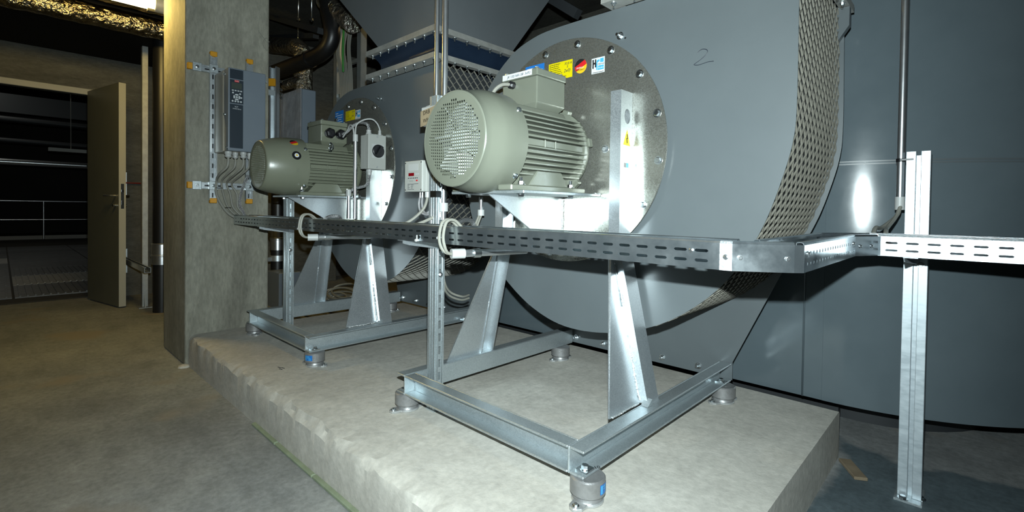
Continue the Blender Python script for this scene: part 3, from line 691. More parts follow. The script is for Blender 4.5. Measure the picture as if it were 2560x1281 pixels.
    # feet
    for s in (1, -1):
        q = MB(); a, c = cx + s * .085, cx + s * .146
        q.box(min(a, c), max(a, c), 1.105 + dy + (0.05 if style == 'B' else 0), 1.500 + dy, 1.0302, 1.049); q.prism([(cx + s * .055, 1.20 + dy, 1.048), (cx + s * .055, 1.41 + dy, 1.048), (cx + s * .055, 1.375 + dy, 1.100), (cx + s * .055, 1.245 + dy, 1.100)], (s * .078, 0, 0))
        q.build('foot', paint, t, bevel=0.003)
        for y_ in (1.168, 1.432): inst('bolt', BOLT_L, t, (cx + s * .129, y_ + dy, 1.049))
    for a in (35, -42, 145, 215):
        u = V3((math.cos(math.radians(a)), 0, math.sin(math.radians(a)))); o = inst('cowl_screw', BOLT_S, cowl, V3((cx, ye - .014, cz)) + u * (prof[-2][0])); o.rotation_euler = u.to_track_quat('Z', 'Y').to_euler()
    # lifting eye
    if style == 'B':
        q = MB(); c = V3((cx + .118, 1.335 + dy, cz + .108)); ax = V3((.78, -.2, .55)).normalized(); k = V3((.35, -.9, 0)).normalized(); k = (k - ax * k.dot(ax)).normalized()
        n_ = ax.cross(k); q.tube([c + ax * .026 + (ax * math.cos(2 * PI * i / 24) + n_ * math.sin(2 * PI * i / 24)) * .017 for i in range(24)], .0055, 8, closed=True); q.cyl(c - ax * .012, c + ax * .010, .012, 14); q.build('lifting_eye', 'zinc', t)
        for y_ in (by0 + .045, by0 + .112):
            q = MB(); q.lathe((bx1, y_, 1.392), (1, 0, 0), [(.026, 0), (.026, .010)], 20); q.lathe((bx1 + .010, y_, 1.392), (1, 0, 0), [(.031, 0), (.031, .020), (.024, .030), (.013, .032)], 6, sharp=True); q.build('cable_gland', 'black', t, bevel=0.002)
        u = V3((math.cos(.33), 0, math.sin(.33)))
        for rr, mm, nm in ((.024, 'black', 'rubber_plug'), (.012, 'paper', 'grease_cap'), (.005, 'gold', 'cap_centre')):
            q = MB(); q.lathe(V3((cx, y0 + .145, cz)) + u * .1590, u, [(rr, 0), (rr, .003 + (.024 - rr) * .15)], 24); q.build(nm, mm, cowl)
        q = MB()
        for i in range(5):
            u2 = V3((math.cos(-.10 - .03 * i), 0, math.sin(-.10 - .03 * i))); q.obox(V3((cx, y0 + .150 - .0, cz)) + u2 * .1612, (u2, V3((0, 1, 0)), u2.cross(V3((0, 1, 0)))), (.0006, .006 if i % 2 else .004, .0012))
        q.build('moulded_mark', 'motor', cowl)
    else:
        g = at(1283, 214, by0); q = MB(); q.lathe(g, (0, -1, 0), [(.014, 0), (.014, .016), (.009, .022)], 8, sharp=True); q.build('cable_gland', 'black', t)
        q = MB(); q.tube(cat_rom([g + V3((0, -.018, 0)), g + V3((-.012, -.050, -.006)), g + V3((-.030, -.072, -.035)), g + V3((-.040, -.078, -.09))], 6), .0065, 8); q.build('short_cable', 'cable', t)
        q = MB(); q.box(bx0 + .004, bx1 - .022, by0 - .0040, by0 - .0034, 1.4435, 1.4635); st = q.build('label_strip', 'paper', tb); st['label'] = 'white handwritten label strip'
        text_mesh('JK 132/160-138  3xFU', .0125, 'pen', 'lettering', tb, (bx0 + .028, by0 - .0042, 1.4490), shear=.25)
    return t
motor2 = make_motor(-1.206, 0.0, 'A', 'pale green-grey electric motor with square-holed cowl before the near fan')
motor1 = make_motor(-2.806, -0.030, 'B', 'olive green-grey electric motor with black cable glands before the far left fan')

# ================================================================== stickers on the discs
def child(o, name):
    return next(c for c in o.children if c.name.split('.')[0] == name)
def flat(parent, pts, y, m, name, t=0.0004):
    q = MB(); q.prism([(a, y, c) for a, c in pts], (0, -t, 0)); return q.build(name, m, parent)
def rect(x0, x1, z0, z1): return [(x0, z0), (x1, z0), (x1, z1), (x0, z1)]
def maker_sticker(d, x0, x1, z0, z1, Y, big=True):
    st = flat(d, rect(x0, x1, z0, z1), Y, 'paper', 'maker_sticker'); st['label'] = 'white square maker sticker with black and blue letters'
    w, h = x1 - x0, z1 - z0
    P = lambda a, b_: (x0 + a * w, z0 + b_ * h)
    y = Y - .0005
    for r in ((.07, .17, .34, .92), (.26, .36, .40, .92), (.17, .27, .60, .72)): flat(d, [P(r[0], r[2]), P(r[1], r[2]), P(r[1], r[3]), P(r[0], r[3])], y, 'ink', 'print', .0002)
    flat(d, [P(.36, .22), P(.44, .22), P(.46, .50), P(.44, .68), P(.62, .76), P(.60, .88), P(.40, .84), P(.36, .60)], y, 'sky_blue', 'print', .0002)
    flat(d, [P(.46, .20), P(.94, .20), P(.94, .48), P(.50, .48)], y, 'sky_blue', 'print', .0002)
    flat(d, [P(.66, .66), P(.92, .66), P(.92, .92), P(.66, .92)], y, 'sky_blue', 'print', .0002)
    flat(d, [P(.08, .05), P(.92, .05), P(.92, .08), P(.08, .08)], y, 'ink', 'print', .0001)
    if big:
        text_mesh('Hürner', h * .17, 'ink', 'lettering', d, (x0 + .48 * w, Y - .0006, z0 + .52 * h)); text_mesh('Funken', h * .16, 'paper', 'lettering', d, (x0 + .50 * w, y - .0004, z0 + .28 * h), shear=.3)
def yellow_sticker(d, x0, x1, z0, z1, Y):
    st = flat(d, rect(x0, x1, z0, z1), Y, 'yellow', 'rating_sticker'); st['label'] = 'yellow printed sticker with handwritten values'
    w, h = x1 - x0, z1 - z0; rnd = random.Random(5)
    q = MB()
    for i in range(8):
        z = z1 - h * (.10 + .11 * i); xx = x0 + w * .04
        end = x0 + w * (.55 if i < 6 else .8) * rnd.uniform(.6, 1)
        while xx < end:
            L = rnd.uniform(.003, .010); q.box(xx, min(xx + L, end + .004), Y - .0007, Y - .0005, z - .0012, z + .0010); xx += L + .0013
    q.build('print', 'ink', d)
    text_mesh('30,8 A', h * .20, 'pen', 'handwriting', d, (x0 + w * .66, Y - .0006, z0 + h * .76), shear=.3); text_mesh('5', h * .20, 'pen', 'handwriting', d, (x0 + w * .76, Y - .0006, z0 + h * .58), shear=.3); text_mesh('2x0)', h * .26, 'pen', 'handwriting', d, (x0 + w * .64, Y - .0006, z0 + h * .34), shear=.35)
def blue_label(d, x0, x1, z0, z1, Y):
    st = flat(d, rect(x0, x1, z0, z1), Y, 'blue', 'blue_label'); st['label'] = 'blue maker label with white lines of print'
    w, h = x1 - x0, z1 - z0; q = MB()
    for i, (a, b_) in enumerate(((.08, .4), (.08, .9), (.15, .85), (.08, .75), (.2, .9), (.08, .6))): q.box(x0 + a * w, x0 + b_ * w, Y - .0006, Y - .0004, z1 - h * (.15 + .14 * i) - .002, z1 - h * (.15 + .14 * i) + .002)
    q.build('print', 'paper', d)
def efficiency_sticker(d, u0, du, dv, r, name='efficiency_sticker', txt=True):
    """round sticker in the plane u0 + a*du + b*dv: black over red over yellow, split by slanting lines"""
    nrm = V3(du).cross(V3(dv)); n = 36; cir = [(r * math.cos(2 * PI * i / n), r * math.sin(2 * PI * i / n)) for i in range(n)]
    def line(a): return a
    def band(lo, hi, m, nm):
        out = []
        for (a, b_) in cir:
            t = b_ - 0.45 * a
            tt = min(max(t, lo * r), hi * r); out.append((a, b_ + (tt - t)))
        out = [p if math.hypot(*p) <= r * 1.001 else (p[0] * r / math.hypot(*p), p[1] * r / math.hypot(*p)) for p in out]
        q = MB(); q.prism([V3(u0) + V3(du) * a + V3(dv) * b_ for a, b_ in out], nrm * .0004); o = q.build(nm, m, d); return o
    o = band(-2, 2, 'gold', name); o['label'] = 'round black, red and yellow efficiency sticker'
    q = lambda lo, hi, m: None
    def half(lo, m, lift):
        pts = [(a, b_) for a, b_ in cir if b_ - 0.45 * a >= lo * r]
        k = MB(); k.prism([V3(u0) + V3(du) * a + V3(dv) * b_ + nrm * lift for a, b_ in pts], nrm * .0002); k.build('print', m, d)
    # keep the points in running order around the circle
    start = next(i for i in range(n) if cir[i][1] - 0.45 * cir[i][0] < -0.35 * r and cir[(i + 1) % n][1] - 0.45 * cir[(i + 1) % n][0] >= -0.35 * r)
    cir[:] = cir[start + 1:] + cir[:start + 1]
    half(-0.30, 'red', .0005)
    start = next((i for i in range(n) if cir[i][1] - 0.45 * cir[i][0] < 0.38 * r and cir[(i + 1) % n][1] - 0.45 * cir[(i + 1) % n][0] >= 0.38 * r), 0)
    cir[:] = cir[start + 1:] + cir[:start + 1]
    half(0.38, 'ink', .0008)
    if txt:
        text_mesh('ENERGY', r * .34, 'paper', 'lettering', d, V3(u0) + V3(du) * -.72 * r + V3(dv) * -.32 * r + nrm * .0010, du, dv); text_mesh('EFFICIENCY', r * .26, 'ink', 'lettering', d, V3(u0) + V3(du) * -.70 * r + V3(dv) * -.60 * r + nrm * .0010, du, dv)
d2, d1 = child(fan2, 'mounting_disc'), child(fan1, 'mounting_disc')
yellow_sticker(d2, -1.280, -1.161, 1.490, 1.559, 1.5447); blue_label(d2, -1.408, -1.304, 1.492, 1.572, 1.5447)
maker_sticker(d2, -1.071, -1.013, 1.482, 1.540, 1.5447); efficiency_sticker(d2, (-1.121, 1.5447, 1.523), (1, 0, 0), (0, 0, 1), .0275)
yd1 = 1.5447 - .025
yellow_sticker(d1, -2.926, -2.808, 1.512, 1.574, yd1); blue_label(d1, -3.066, -2.956, 1.49, 1.590, yd1); maker_sticker(d1, -2.803, -2.742, 1.510, 1.566, yd1, big=False)
cow1 = child(motor1, 'fan_cowl'); a_ = .88
efficiency_sticker(cow1, (-2.806 + .1612 * math.cos(a_), .955 + .150, 1.19 + .1612 * math.sin(a_)), (0, 1, 0), (-math.sin(a_), 0, math.cos(a_)), .022, txt=False)
# warning triangle and small sticker on the near leg's outer web
leg = next(c for c in frame2.children if c.name.split('.')[0] == 'leg')
xw = -.8949
q = MB(); q.prism([(xw, 1.487, 1.198), (xw, 1.533, 1.196), (xw, 1.512, 1.252)], (.0003, 0, 0)); q.build('warning_triangle', 'yellow', leg)
q = MB(); q.tube([(xw + .0006, 1.512, 1.205), (xw + .0006, 1.509, 1.222), (xw + .0006, 1.514, 1.220), (xw + .0006, 1.511, 1.236)], .0014, 5); q.build('print', 'ink', leg)
for (ya, yb, mm) in ((1.496, 1.500, 'ink'), (1.503, 1.507, 'ink'), (1.509, 1.524, 'sky_blue')):
    q = MB(); q.box(xw, xw + .0003, ya, yb, 1.120, 1.136); q.build('print', mm, leg)

# ================================================================== cable tray
M['tray'] = mat('smooth_galvanised_tray', (0.42, 0.48, 0.52), (0.54, 0.59, 0.62), rough=0.19, metal=0.95, scale=14, rvar=0.05, bump=0.02, bscale=30)
tray = thing('cable_tray', 'long perforated galvanised cable tray crossing in front of both fans', 'cable tray', (-1.8, 1.05, .853))
ZT0, ZT1 = .853, .907
def wall_sheet(q, p0, p1, slots=True, pitch=.045, slot=.0285, sh=.0062, ph=0.5, lipdir=None, row=(.30, .68), skip=0.0):
    a, b_ = V3((*p0, 0)), V3((*p1, 0)); L = (b_ - a).length; d = (b_ - a) / L
    pt = lambda s, z: (a + d * s) + V3((0, 0, z))
    def quad(s0, s1, z0, z1): q.add([pt(s0, z0), pt(s1, z0), pt(s1, z1), pt(s0, z1)], [(0, 1, 2, 3)])
    H = ZT1 - ZT0; za, zb = ZT0 + H * row[0] - sh / 2, ZT0 + H * row[1] - sh / 2
    if not slots: quad(0, L, ZT0, ZT1)
    else:
        n = int((L - 2 * skip) / pitch); m = (L - n * pitch) / 2
        quad(0, m, ZT0, ZT1); quad(L - m, L, ZT0, ZT1); c = min(.0028, slot * .25)
        for i in range(n):
            s0 = m + i * pitch; s1 = s0 + pitch; k0 = s0 + (pitch - slot) / 2; k1 = k0 + slot
            quad(s0, s1, ZT0, za); quad(s0, s1, za + sh, zb); quad(s0, s1, zb + sh, ZT1)
            for z in (za, zb):
                quad(s0, k0, z, z + sh); quad(k1, s1, z, z + sh)
                for (kk, sg) in ((k0, 1), (k1, -1)):
                    q.add([pt(kk, z), pt(kk + sg * c, z), pt(kk, z + sh * .4)], [(0, 1, 2)]); q.add([pt(kk, z + sh), pt(kk + sg * c, z + sh), pt(kk, z + sh * .6)], [(0, 1, 2)])
    if lipdir:
        l = V3((*lipdir, 0)); prof = [(0, 0), (.0015, .0035), (.005, .0050), (.011, .0050), (.0135, .003), (.0135, -.004)]
        for i in range(len(prof) - 1):
            (u0, w0), (u1, w1) = prof[i], prof[i + 1]
            q.add([a + l * u0 + V3((0, 0, ZT1 + w0)), b_ + l * u0 + V3((0, 0, ZT1 + w0)), b_ + l * u1 + V3((0, 0, ZT1 + w1)), a + l * u1 + V3((0, 0, ZT1 + w1))], [(0, 1, 2, 3)], True)
    return q
def floor_sheet(q, poly): q.prism([(x, y, ZT0) for x, y in poly], (0, 0, .0012)); return q
XA, XB = -3.335, -.372
q = MB(); wall_sheet(q, (XA, 1.0), (XB, 1.0), lipdir=(0, 1), ph=.5); wall_sheet(q, (XB, 1.1), (XA, 1.1), lipdir=(0, -1)); s1_ = q.build('long_section', 'tray', tray, solid=.0014)
q = MB(); floor_sheet(q, [(XA, 1.0), (XB, 1.0), (XB, 1.1), (XA, 1.1)]); q.build('long_floor', 'tray', tray)
# first bend: plain outer wall, then the perforated run in depth, second bend, last run to the right
B0, B1, B2, B3, B4 = (-.376, .9985), (-.352, 1.0), (-.258, 1.064), (-.245, 1.078), (-.245, 1.620)
q = MB(); wall_sheet(q, B0, B1, slots=False, lipdir=(0, 1)); q.build('joint_plate', 'galv_bright', tray, solid=.0014)
q = MB(); wall_sheet(q, B1, B2, slots=False, lipdir=(-.56, .83)); wall_sheet(q, B2, B3, slots=False); q.build('bend_wall', 'tray', tray, solid=.0014)
q = MB(); wall_sheet(q, B3, B4, pitch=.026, slot=.011, sh=.0075, lipdir=(-1, 0)); q.build('link_wall', 'tray', tray, solid=.0014)
q = MB(); wall_sheet(q, (-.345, 1.1), (-.345, 1.662), slots=False, lipdir=(1, 0)); wall_sheet(q, (-.345, 1.662), (-.245, 1.822), slots=False, lipdir=(.8, -.5)); q.build('link_wall', 'tray', tray, solid=.0014)
q = MB(); wall_sheet(q, B4, (-.205, 1.700), slots=False, lipdir=(-.8, .5)); wall_sheet(q, (-.205, 1.700), (-.200, 1.712), slots=False); q.build('bend_wall', 'tray', tray, solid=.0014)
q = MB(); wall_sheet(q, (-.206, 1.712), (.62, 1.712), lipdir=(0, 1)); wall_sheet(q, (.62, 1.822), (-.245, 1.822), lipdir=(0, -1)); q.build('end_section', 'galv_bright', tray, solid=.0014)
q = MB(); floor_sheet(q, [B0, B1, B2, B3, B4, (-.205, 1.70), (.62, 1.712), (.62, 1.822), (-.245, 1.822), (-.345, 1.662), (-.345, 1.1), (-.376, 1.1)]); q.build('bend_floor', 'tray', tray)
for (x_, y_, z_, dx, dy) in ((-.435, 1.0, .889, 0, -1), (-.364, 1.0, .880, 0, -1), (-.340, 1.008, .880, .56, -.83), (-.268, 1.057, .880, .56, -.83), (-.245, 1.105, .889, 1, 0), (-.245, 1.59, .889, 1, 0), (-.236, 1.638, .880, .9, -.4), (-.216, 1.678, .880, .9, -.4), (-.150, 1.712, .886, 0, -1)):
    o = inst('rivet', RIVET, tray, (x_ + dx * .001, y_ + dy * .001, z_)); o.rotation_euler = V3((dx, dy, 0)).to_track_quat('Z', 'Y').to_euler()
q = MB(); q.box(-.105, .62, 1.73, 1.80, ZT0 + .002, ZT0 + .012); 
# ------------------------------------------------------------------ posts
def post(name, label, x, y, w, d, z0, z1, arm_y, foot=False, grp='tray support posts'):
    t = thing(name, label, 'post', (x + w / 2, y + d / 2, z0), grp)
    q = MB(); tk = .0025
    # web on the +X side with a row of slots, flanges turned back to -X, lips inside
    sl, sp, sw = .030, .050, .010; n = int((z1 - z0) / sp); yc = y + d * .5
    xw = x + w
    def quad(ya, yb, za, zb): q.add([(xw, ya, za), (xw, yb, za), (xw, yb, zb), (xw, ya, zb)], [(0, 1, 2, 3)])
    for i in range(n):
        a = z0 + i * sp; quad(y, yc - sw / 2, a, a + sp); quad(yc + sw / 2, y + d, a, a + sp); quad(yc - sw / 2, yc + sw / 2, a, a + sp - sl)
    quad(y, y + d, z0 + n * sp, z1)
    for yy in (y, y + d): q.add([(x, yy, z0), (xw, yy, z0), (xw, yy, z1), (x, yy, z1)], [(0, 1, 2, 3)])
    for yy, e in ((y, 1), (y + d, -1)): q.add([(x, yy, z0), (x, yy + e * .010, z0), (x, yy + e * .010, z1), (x, yy, z1)], [(0, 1, 2, 3)])
    q.build('strut', 'galv', t, solid=tk)
    q = MB()
    for yy in (y + d * .24, y + d * .76): q.tube([(xw + .0015, yy, z0), (xw + .0015, yy, z1)], .0022, 6)
    for xx in (x + w * .35, x + w * .65): q.tube([(xx, y - .0012, z0), (xx, y - .0012, z1)], .0020, 6)
    q.build('pressed_rib', 'galv', t)
    q = MB(); q.box(x - .004, x + w + .004, y - .004, y + d + .004, z0, z0 + .006); q.build('foot_plate', 'galv', t)
    # cantilever arm carrying the tray
    q = MB(); q.prism([(x + w, arm_y, ZT0 - .0005), (x + w, arm_y, ZT0 - .012), (x + w, arm_y + .03, ZT0 - .020), (x + w, y, ZT0 - .038), (x + w, y + d, ZT0 - .050), (x + w, y + d, ZT0 - .0005)], (.003, 0, 0)); q.box(x + w - .034, x + w, arm_y + .002, y, ZT0 - .0032, ZT0 - .0005); q.build('arm', 'galv_bright', t)
    for zz in (ZT0 - .012, ZT0 - .14): inst('bolt', BOLT_S, t, (xw + .003, yc, zz), FACE_PX)
    return t
post('support_post', 'slotted steel post rising from the plinth before the left fan', -2.955, 1.15, .046, .042, ZP, 1.015, 1.0)
post('support_post', 'slotted steel post rising from the plinth between the two fans', -1.545, 1.15, .046, .042, ZP, 1.40, 1.0)
pr = thing('tray_post', 'pale double galvanised steel post standing on the floor before the dark round duct', 'post', (-.155, 2.15, 0), 'tray support posts')
q = MB(); q.box(-.192, -.116, 2.095, 2.225, 0, .008); q.build('foot_plate', 'galv', pr, bevel=.001)
lean = .0
for (xa, xb) in ((-.1850, -.1585), (-.1455, -.1205)):
    q = MB(); q.box(xa, xb, 2.128, 2.131, .008, 1.183); q.box(xa, xa + .003, 2.131, 2.16, .008, 1.183); q.box(xb - .003, xb, 2.131, 2.16, .008, 1.183); q.build('rail', 'hotdip', pr, bevel=.0012)
q = MB(); q.box(-.1585, -.1455, 2.150, 2.156, .008, 1.17); q.build('back_web', 'hotdip', pr)
q = MB(); q.prism([(-.150, 1.715, ZT0 - .0005), (-.150, 2.128, ZT0 - .0005), (-.150, 2.128, ZT0 - .05), (-.150, 1.74, ZT0 - .016)], (.003, 0, 0)); q.box(-.1500, -.118, 1.715, 2.128, ZT0 - .003, ZT0 - .0005); q.build('arm', 'hotdip', pr)
inst('bolt', BOLT_S, pr, (-.139, 2.1275, .800), FACE_MY); inst('bolt', BOLT, pr, (-.168, 2.108, .008)); inst('bolt', BOLT, pr, (-.124, 2.146, .008))
# right conduit with its clamp and cables
def conduit(name, label, x, y, z0, z1, r, grp=None):
    t = thing(name, label, 'conduit', (x, y, z0), grp); q = MB(); q.cyl((x, y, z0), (x, y, z1), r, 20); q.build('tube', 'conduit', t); return t
cp = conduit('conduit_pipe', 'shiny steel conduit running up beside the pale double post at the right', -.2005, 2.150, 1.010, 3.1, .0115)
q = MB(); q.cyl((-.2005, 2.15, .985), (-.2005, 2.15, 1.03), .0145, 18); q.build('end_sleeve', 'white', cp)
q = MB(); q.lathe((-.2005, 2.15, 1.150), (0, 0, 1), [(.014, 0), (.014, .012)], 18); q.box(-.2005, -.165, 2.124, 2.130, 1.153, 1.159); q.build('clamp', 'black', cp)
def cable(name, label, runs, r=.0055, m='cable', grp=None, cat='cable', parts='cable_strand'):
    if len(runs) == 1:
        q = MB(); q.tube(cat_rom(runs[0], 8), r, 8); o = q.build(name, m); return tag(o, label, cat, grp)
    c = sum((V3(p) for run in runs for p in run), V3((0, 0, 0))) / sum(len(x_) for x_ in runs)
    t = thing(name, label, cat, c, grp)
    for run in runs: q = MB(); q.tube(cat_rom(run, 8), r, 8); q.build(parts, m, t)
    return t
cable('cable_pair', 'two grey cables dropping from the right conduit into the tray', [[(-.2005, 2.148, 1.0), (-.206, 2.13, .965), (-.232, 2.0, .925), (-.236, 1.90, .925), (-.232, 1.79, .880)], [(-.197, 2.145, 1.0), (-.205, 2.10, .962), (-.215, 1.98, .925), (-.205, 1.86, .915), (-.196, 1.79, .880)]], .0062)
# conduits between the fans
cx1, cx2 = at(1092, 130, 1.175), at(1110, 130, 1.175)
c1 = conduit('conduit_pipe', 'thin steel conduit between the fans, left of the pair, ending above the cardboard note', cx1.x, 1.175, 1.405, 3.1, .0085, 'conduits between the fans')
c2 = conduit('conduit_pipe', 'thicker steel conduit between the fans, right of the pair, running down to the tray', cx2.x, 1.180, .925, 3.1, .0115, 'conduits between the fans')
pp = at(1112, 527, 1.18); q = MB(); q.cyl((cx2.x, 1.18, .957), (cx2.x, 1.18, .990), .0185, 20); q.build('white_sleeve', 'white', c2)
q = MB(); q.lathe((cx2.x, 1.18, 1.012), (0, 0, 1), [(.015, 0), (.015, .022)], 18); q.obox((cx2.x - .01, 1.150, 1.023), ((1, 0, 0), (0, 1, 0), (0, 0, 1)), (.018, .012, .012)); q.build('pipe_clamp', 'zinc', c2)

# ------------------------------------------------------------------ pressure transmitter
tx = thing('control_unit', 'small pale grey control unit with a dark red display on the middle post', 'control unit', (-1.63, 1.15, 1.025))
x0, x1, yf, z0, z1 = -1.690, -1.572, 1.135, 1.034, 1.156
q = MB(); q.box(x0, x1, yf + .018, 1.232, z0, z1); q.build('case', 'grey_box', tx, bevel=.003, seg=2)
q = MB(); q.box(x0 - .0005, x1 + .0005, yf, yf + .0175, z0 - .0005, z1 + .0005); cv = q.build('cover', 'grey_box', tx, bevel=.003, seg=2)
def fr(u0, u1, w0, w1, m, nm='print', dy=.0004): 
    q = MB(); q.box(x0 + (x1 - x0) * u0, x0 + (x1 - x0) * u1, yf - dy, yf - dy * .2, z0 + (z1 - z0) * w0, z0 + (z1 - z0) * w1); return q.build(nm, m, cv)
fr(.22, .78, .68, .90, 'white', 'info_panel'); fr(.23, .55, .51, .61, 'dark_red', 'display')
for i in range(6): fr(.20 + i * .10, .255 + i * .10, .425, .455, 'pen', 'key')
for u_, w_ in ((.64, .57), (.75, .57)): fr(u_, u_ + .06, w_ - .02, w_ + .015, 'key', 'key')
fr(.66, .76, .335, .380, 'red', 'red_mark'); fr(.27, .50, .345, .352, 'pen')
for i, (a, b_) in enumerate(((.18, .80), (.18, .30), (.18, .26), (.18, .30), (.18, .28), (.18, .55))): fr(a, b_, .245 - i * .036, .256 - i * .036, 'pen')
for i in range(4): fr(.38, .38 + .15 - .02 * i, .215 - i * .036, .225 - i * .036, 'pen')
for (u_, w_) in ((.05, .94), (.95, .94), (.05, .06), (.95, .06)): fr(u_ - .02, u_ + .02, w_ - .02, w_ + .02, 'ink', 'screw_hole')
for (u_, m_, r_) in ((.38, 'gold', .004), (.52, 'gold', .004), (.80, 'white', .011)):
    q = MB(); xx = x0 + (x1 - x0) * u_; q.cyl((xx, 1.18, z0 + .001), (xx, 1.18, z0 - .022), r_, 14); q.build('hose_fitting' if m_ == 'gold' else 'cable_gland', 'conduit' if m_ == 'gold' else 'white', tx)
hx = [x0 + (x1 - x0) * u_ for u_ in (.38, .52, .80)]
cable('clear_hoses', 'two looped clear hoses hanging under the small control unit', [[(hx[0], 1.18, z0 - .015), (hx[0] - .008, 1.18, .985), (hx[0] + .02, 1.17, .953), (hx[0] + .075, 1.165, .944), (hx[0] + .098, 1.17, .972), (hx[0] + .092, 1.185, 1.01)], [(hx[1], 1.18, z0 - .015), (hx[1] - .004, 1.18, .990), (hx[1] + .02, 1.17, .958), (hx[1] + .06, 1.16, .950), (hx[1] + .086, 1.165, .975), (hx[1] + .078, 1.185, 1.01)]], .0042, 'film', cat='hose', parts='hose')
cable('control_cable', 'grey cable from the small control unit down into the tray', [[(hx[2], 1.18, z0 - .018), (hx[2] - .002, 1.165, .97), (hx[2] - .028, 1.13, .925), (hx[2] - .05, 1.08, .895)]], .0058)
cable('conduit_cable', 'grey cable leaving the white sleeve of the middle conduit into the tray', [[(cx2.x, 1.18, .96), (cx2.x - .012, 1.165, .945), (cx2.x - .045, 1.125, .918), (cx2.x - .085, 1.075, .893)]], .0060)
# junction box with the cardboard note
jb = thing('junction_box', 'white junction box behind a cardboard note reading DRB WRG on the middle post', 'box', (-1.60, 1.16, 1.30))
jx0, jx1 = at(1052, 300, 1.135).x, at(1089, 290, 1.135).x
q = MB(); q.box(jx0 - .003, jx1 + .012, 1.139, 1.205, 1.288, 1.362); q.build('case', 'white', jb, bevel=.003)
q = MB(); q.prism([(jx0, 1.133, 1.285), (jx1 + .004, 1.133, 1.295), (jx1 + .004, 1.133, 1.357), (jx0, 1.133, 1.345)], (0, .003, 0)); cb_ = q.build('cardboard_note', 'cardboard', jb)
text_mesh('DRB', .0225, 'ink', 'lettering', cb_, (jx0 + .018, 1.1325, 1.328), (1, 0, .1), (0, 0, 1)); text_mesh('WRG', .0215, 'ink', 'lettering', cb_, (jx0 + .018, 1.1325, 1.298), (1, 0, .1), (0, 0, 1))
for (x_, z_) in ((jx0 + .016, 1.365), (jx1 - .004, 1.368)): q = MB(); q.cyl((x_ - .012, 1.16, z_), (x_ + .012, 1.16, z_ + .002), .005, 10); q.build('white_plug', 'white', jb)
q = MB(); q.cyl((jx0 + .05, 1.17, 1.288), (jx0 + .05, 1.17, 1.258), .014, 14); q.build('cable_gland', 'white', jb)
q = MB(); q.cyl((jx1 + .004, 1.17, 1.36), (jx1 + .004, 1.17, 1.385), .012, 12); q.build('cable_gland', 'white', jb)

# ------------------------------------------------------------------ loops over the tray's front edge
def loop(label, lab2, px0, big, n_):
    X = px0
    cable('cable_loop', label, [[(X - .01 + k, 1.06, .895), (X - .012 + k, 1.02, .930), (X - .012 + k, .985, .925), (X - .012 + k, .972, .88), (X - .006 + k, .975, .845), (X + .004 + k * .4, .990, .826), (X + .012, 1.012, .823)] for k in (0, .020)], .0050, parts='cable_strand', grp='cable loops over the tray edge')
    t = thing('conduit_stub', lab2, 'conduit', (X + .02, 1.03, .82), 'conduit stubs under the tray')
    q = MB(); q.cyl((X + .010, 1.004, .823), (X + .026, 1.046, .823), .0165, 18); q.build('white_bushing', 'white', t)
    q = MB(); q.cyl((X + .026, 1.046, .823), (X + .068, 1.30, .823), .0125, 16); q.build('tube', 'conduit', t)
    q = MB(); q.cyl((X + .036, 1.075, .823), (X + .041, 1.100, .823), .0155, 16); q.build('clamp_ring', 'zinc', t)
loop('two grey cables looping over the tray edge before the left fan', 'short conduit with white end bushing under the tray before the left fan', at(757, 570, .985).x, 0, 0)
loop('two grey cables looping over the tray edge between the fans', 'short conduit with white end bushing under the tray between the fans', at(1112, 590, .985).x, 1, 1)
for (px_, py_) in ((749, 572), (1045, 601), (1100, 595)):
    p_ = at(px_, py_, .998); q = MB(); q.cyl((p_.x, .999, p_.z), (p_.x, .990, p_.z), .004, 8); q.lathe((p_.x, .990, p_.z), (0, -1, 0), [(.006, 0), (.004, .004)], 10); q.box(p_.x - .0018, p_.x + .0018, .9915, .9945, p_.z, p_.z + .018)
    tag(q.build('tray_clip', 'white'), {749: 'white plastic clip on the tray front before the left fan', 1045: 'white plastic clip low on the tray front left of the middle post', 1100: 'white plastic clip on the tray front beside the middle cable loop'}[px_], 'clip', 'white clips on the tray')
# braided hoses rising over the tray
def braid(label, pts, r=.010): return cable('braided_hose', label, [pts], r, 'braid', cat='hose')
braid('braided steel hose arching over the tray between the fans', [(at(1130, 572, 1.04).x, 1.04, .895), at(1142, 560, 1.10), at(1160, 551, 1.2), at(1180, 554, 1.28), at(1188, 580, 1.32)], .009)
braid('braided steel hose arching over the tray under the left fan motor', [at(812, 548, 1.08), at(825, 542, 1.12), at(842, 541, 1.16), at(852, 548, 1.2), at(856, 570, 1.22)], .009)

# ================================================================== left fan: switch box, conduits and cables on its leg
sw = thing('isolator_switch', 'pale grey switch box with a round black knob on the left fan leg', 'switch', (-2.45, 1.43, 1.18))
q = MB(); q.box(-2.488, -2.436, 1.381, 1.486, 1.180, 1.366); q.build('case', 'grey_box', sw, bevel=.003, seg=2)
q = MB(); q.box(-2.4355, -2.400, 1.379, 1.488, 1.178, 1.368); lidw = q.build('cover', 'grey_box', sw, bevel=.003, seg=2)
q = MB(); q.box(-2.3998, -2.3990, 1.400, 1.474, 1.240, 1.316); q.build('knob_plate', 'white', lidw)
q = MB(); q.lathe((-2.399, 1.437, 1.278), (1, 0, 0), [(.036, 0), (.036, .006), (.033, .010)], 32); q.obox((-2.384, 1.437, 1.278), ((1, 0, 0), (0, .5, .87), (0, -.87, .5)), (.008, .031, .009)); q.build('rotary_knob', 'black', sw, bevel=.0015)
for z in (1.190, 1.356): q = MB(); q.lathe((-2.3995, 1.433, z), (1, 0, 0), [(.006, 0), (.006, .001)], 12); q.build('cover_screw', 'iso_foot', lidw)
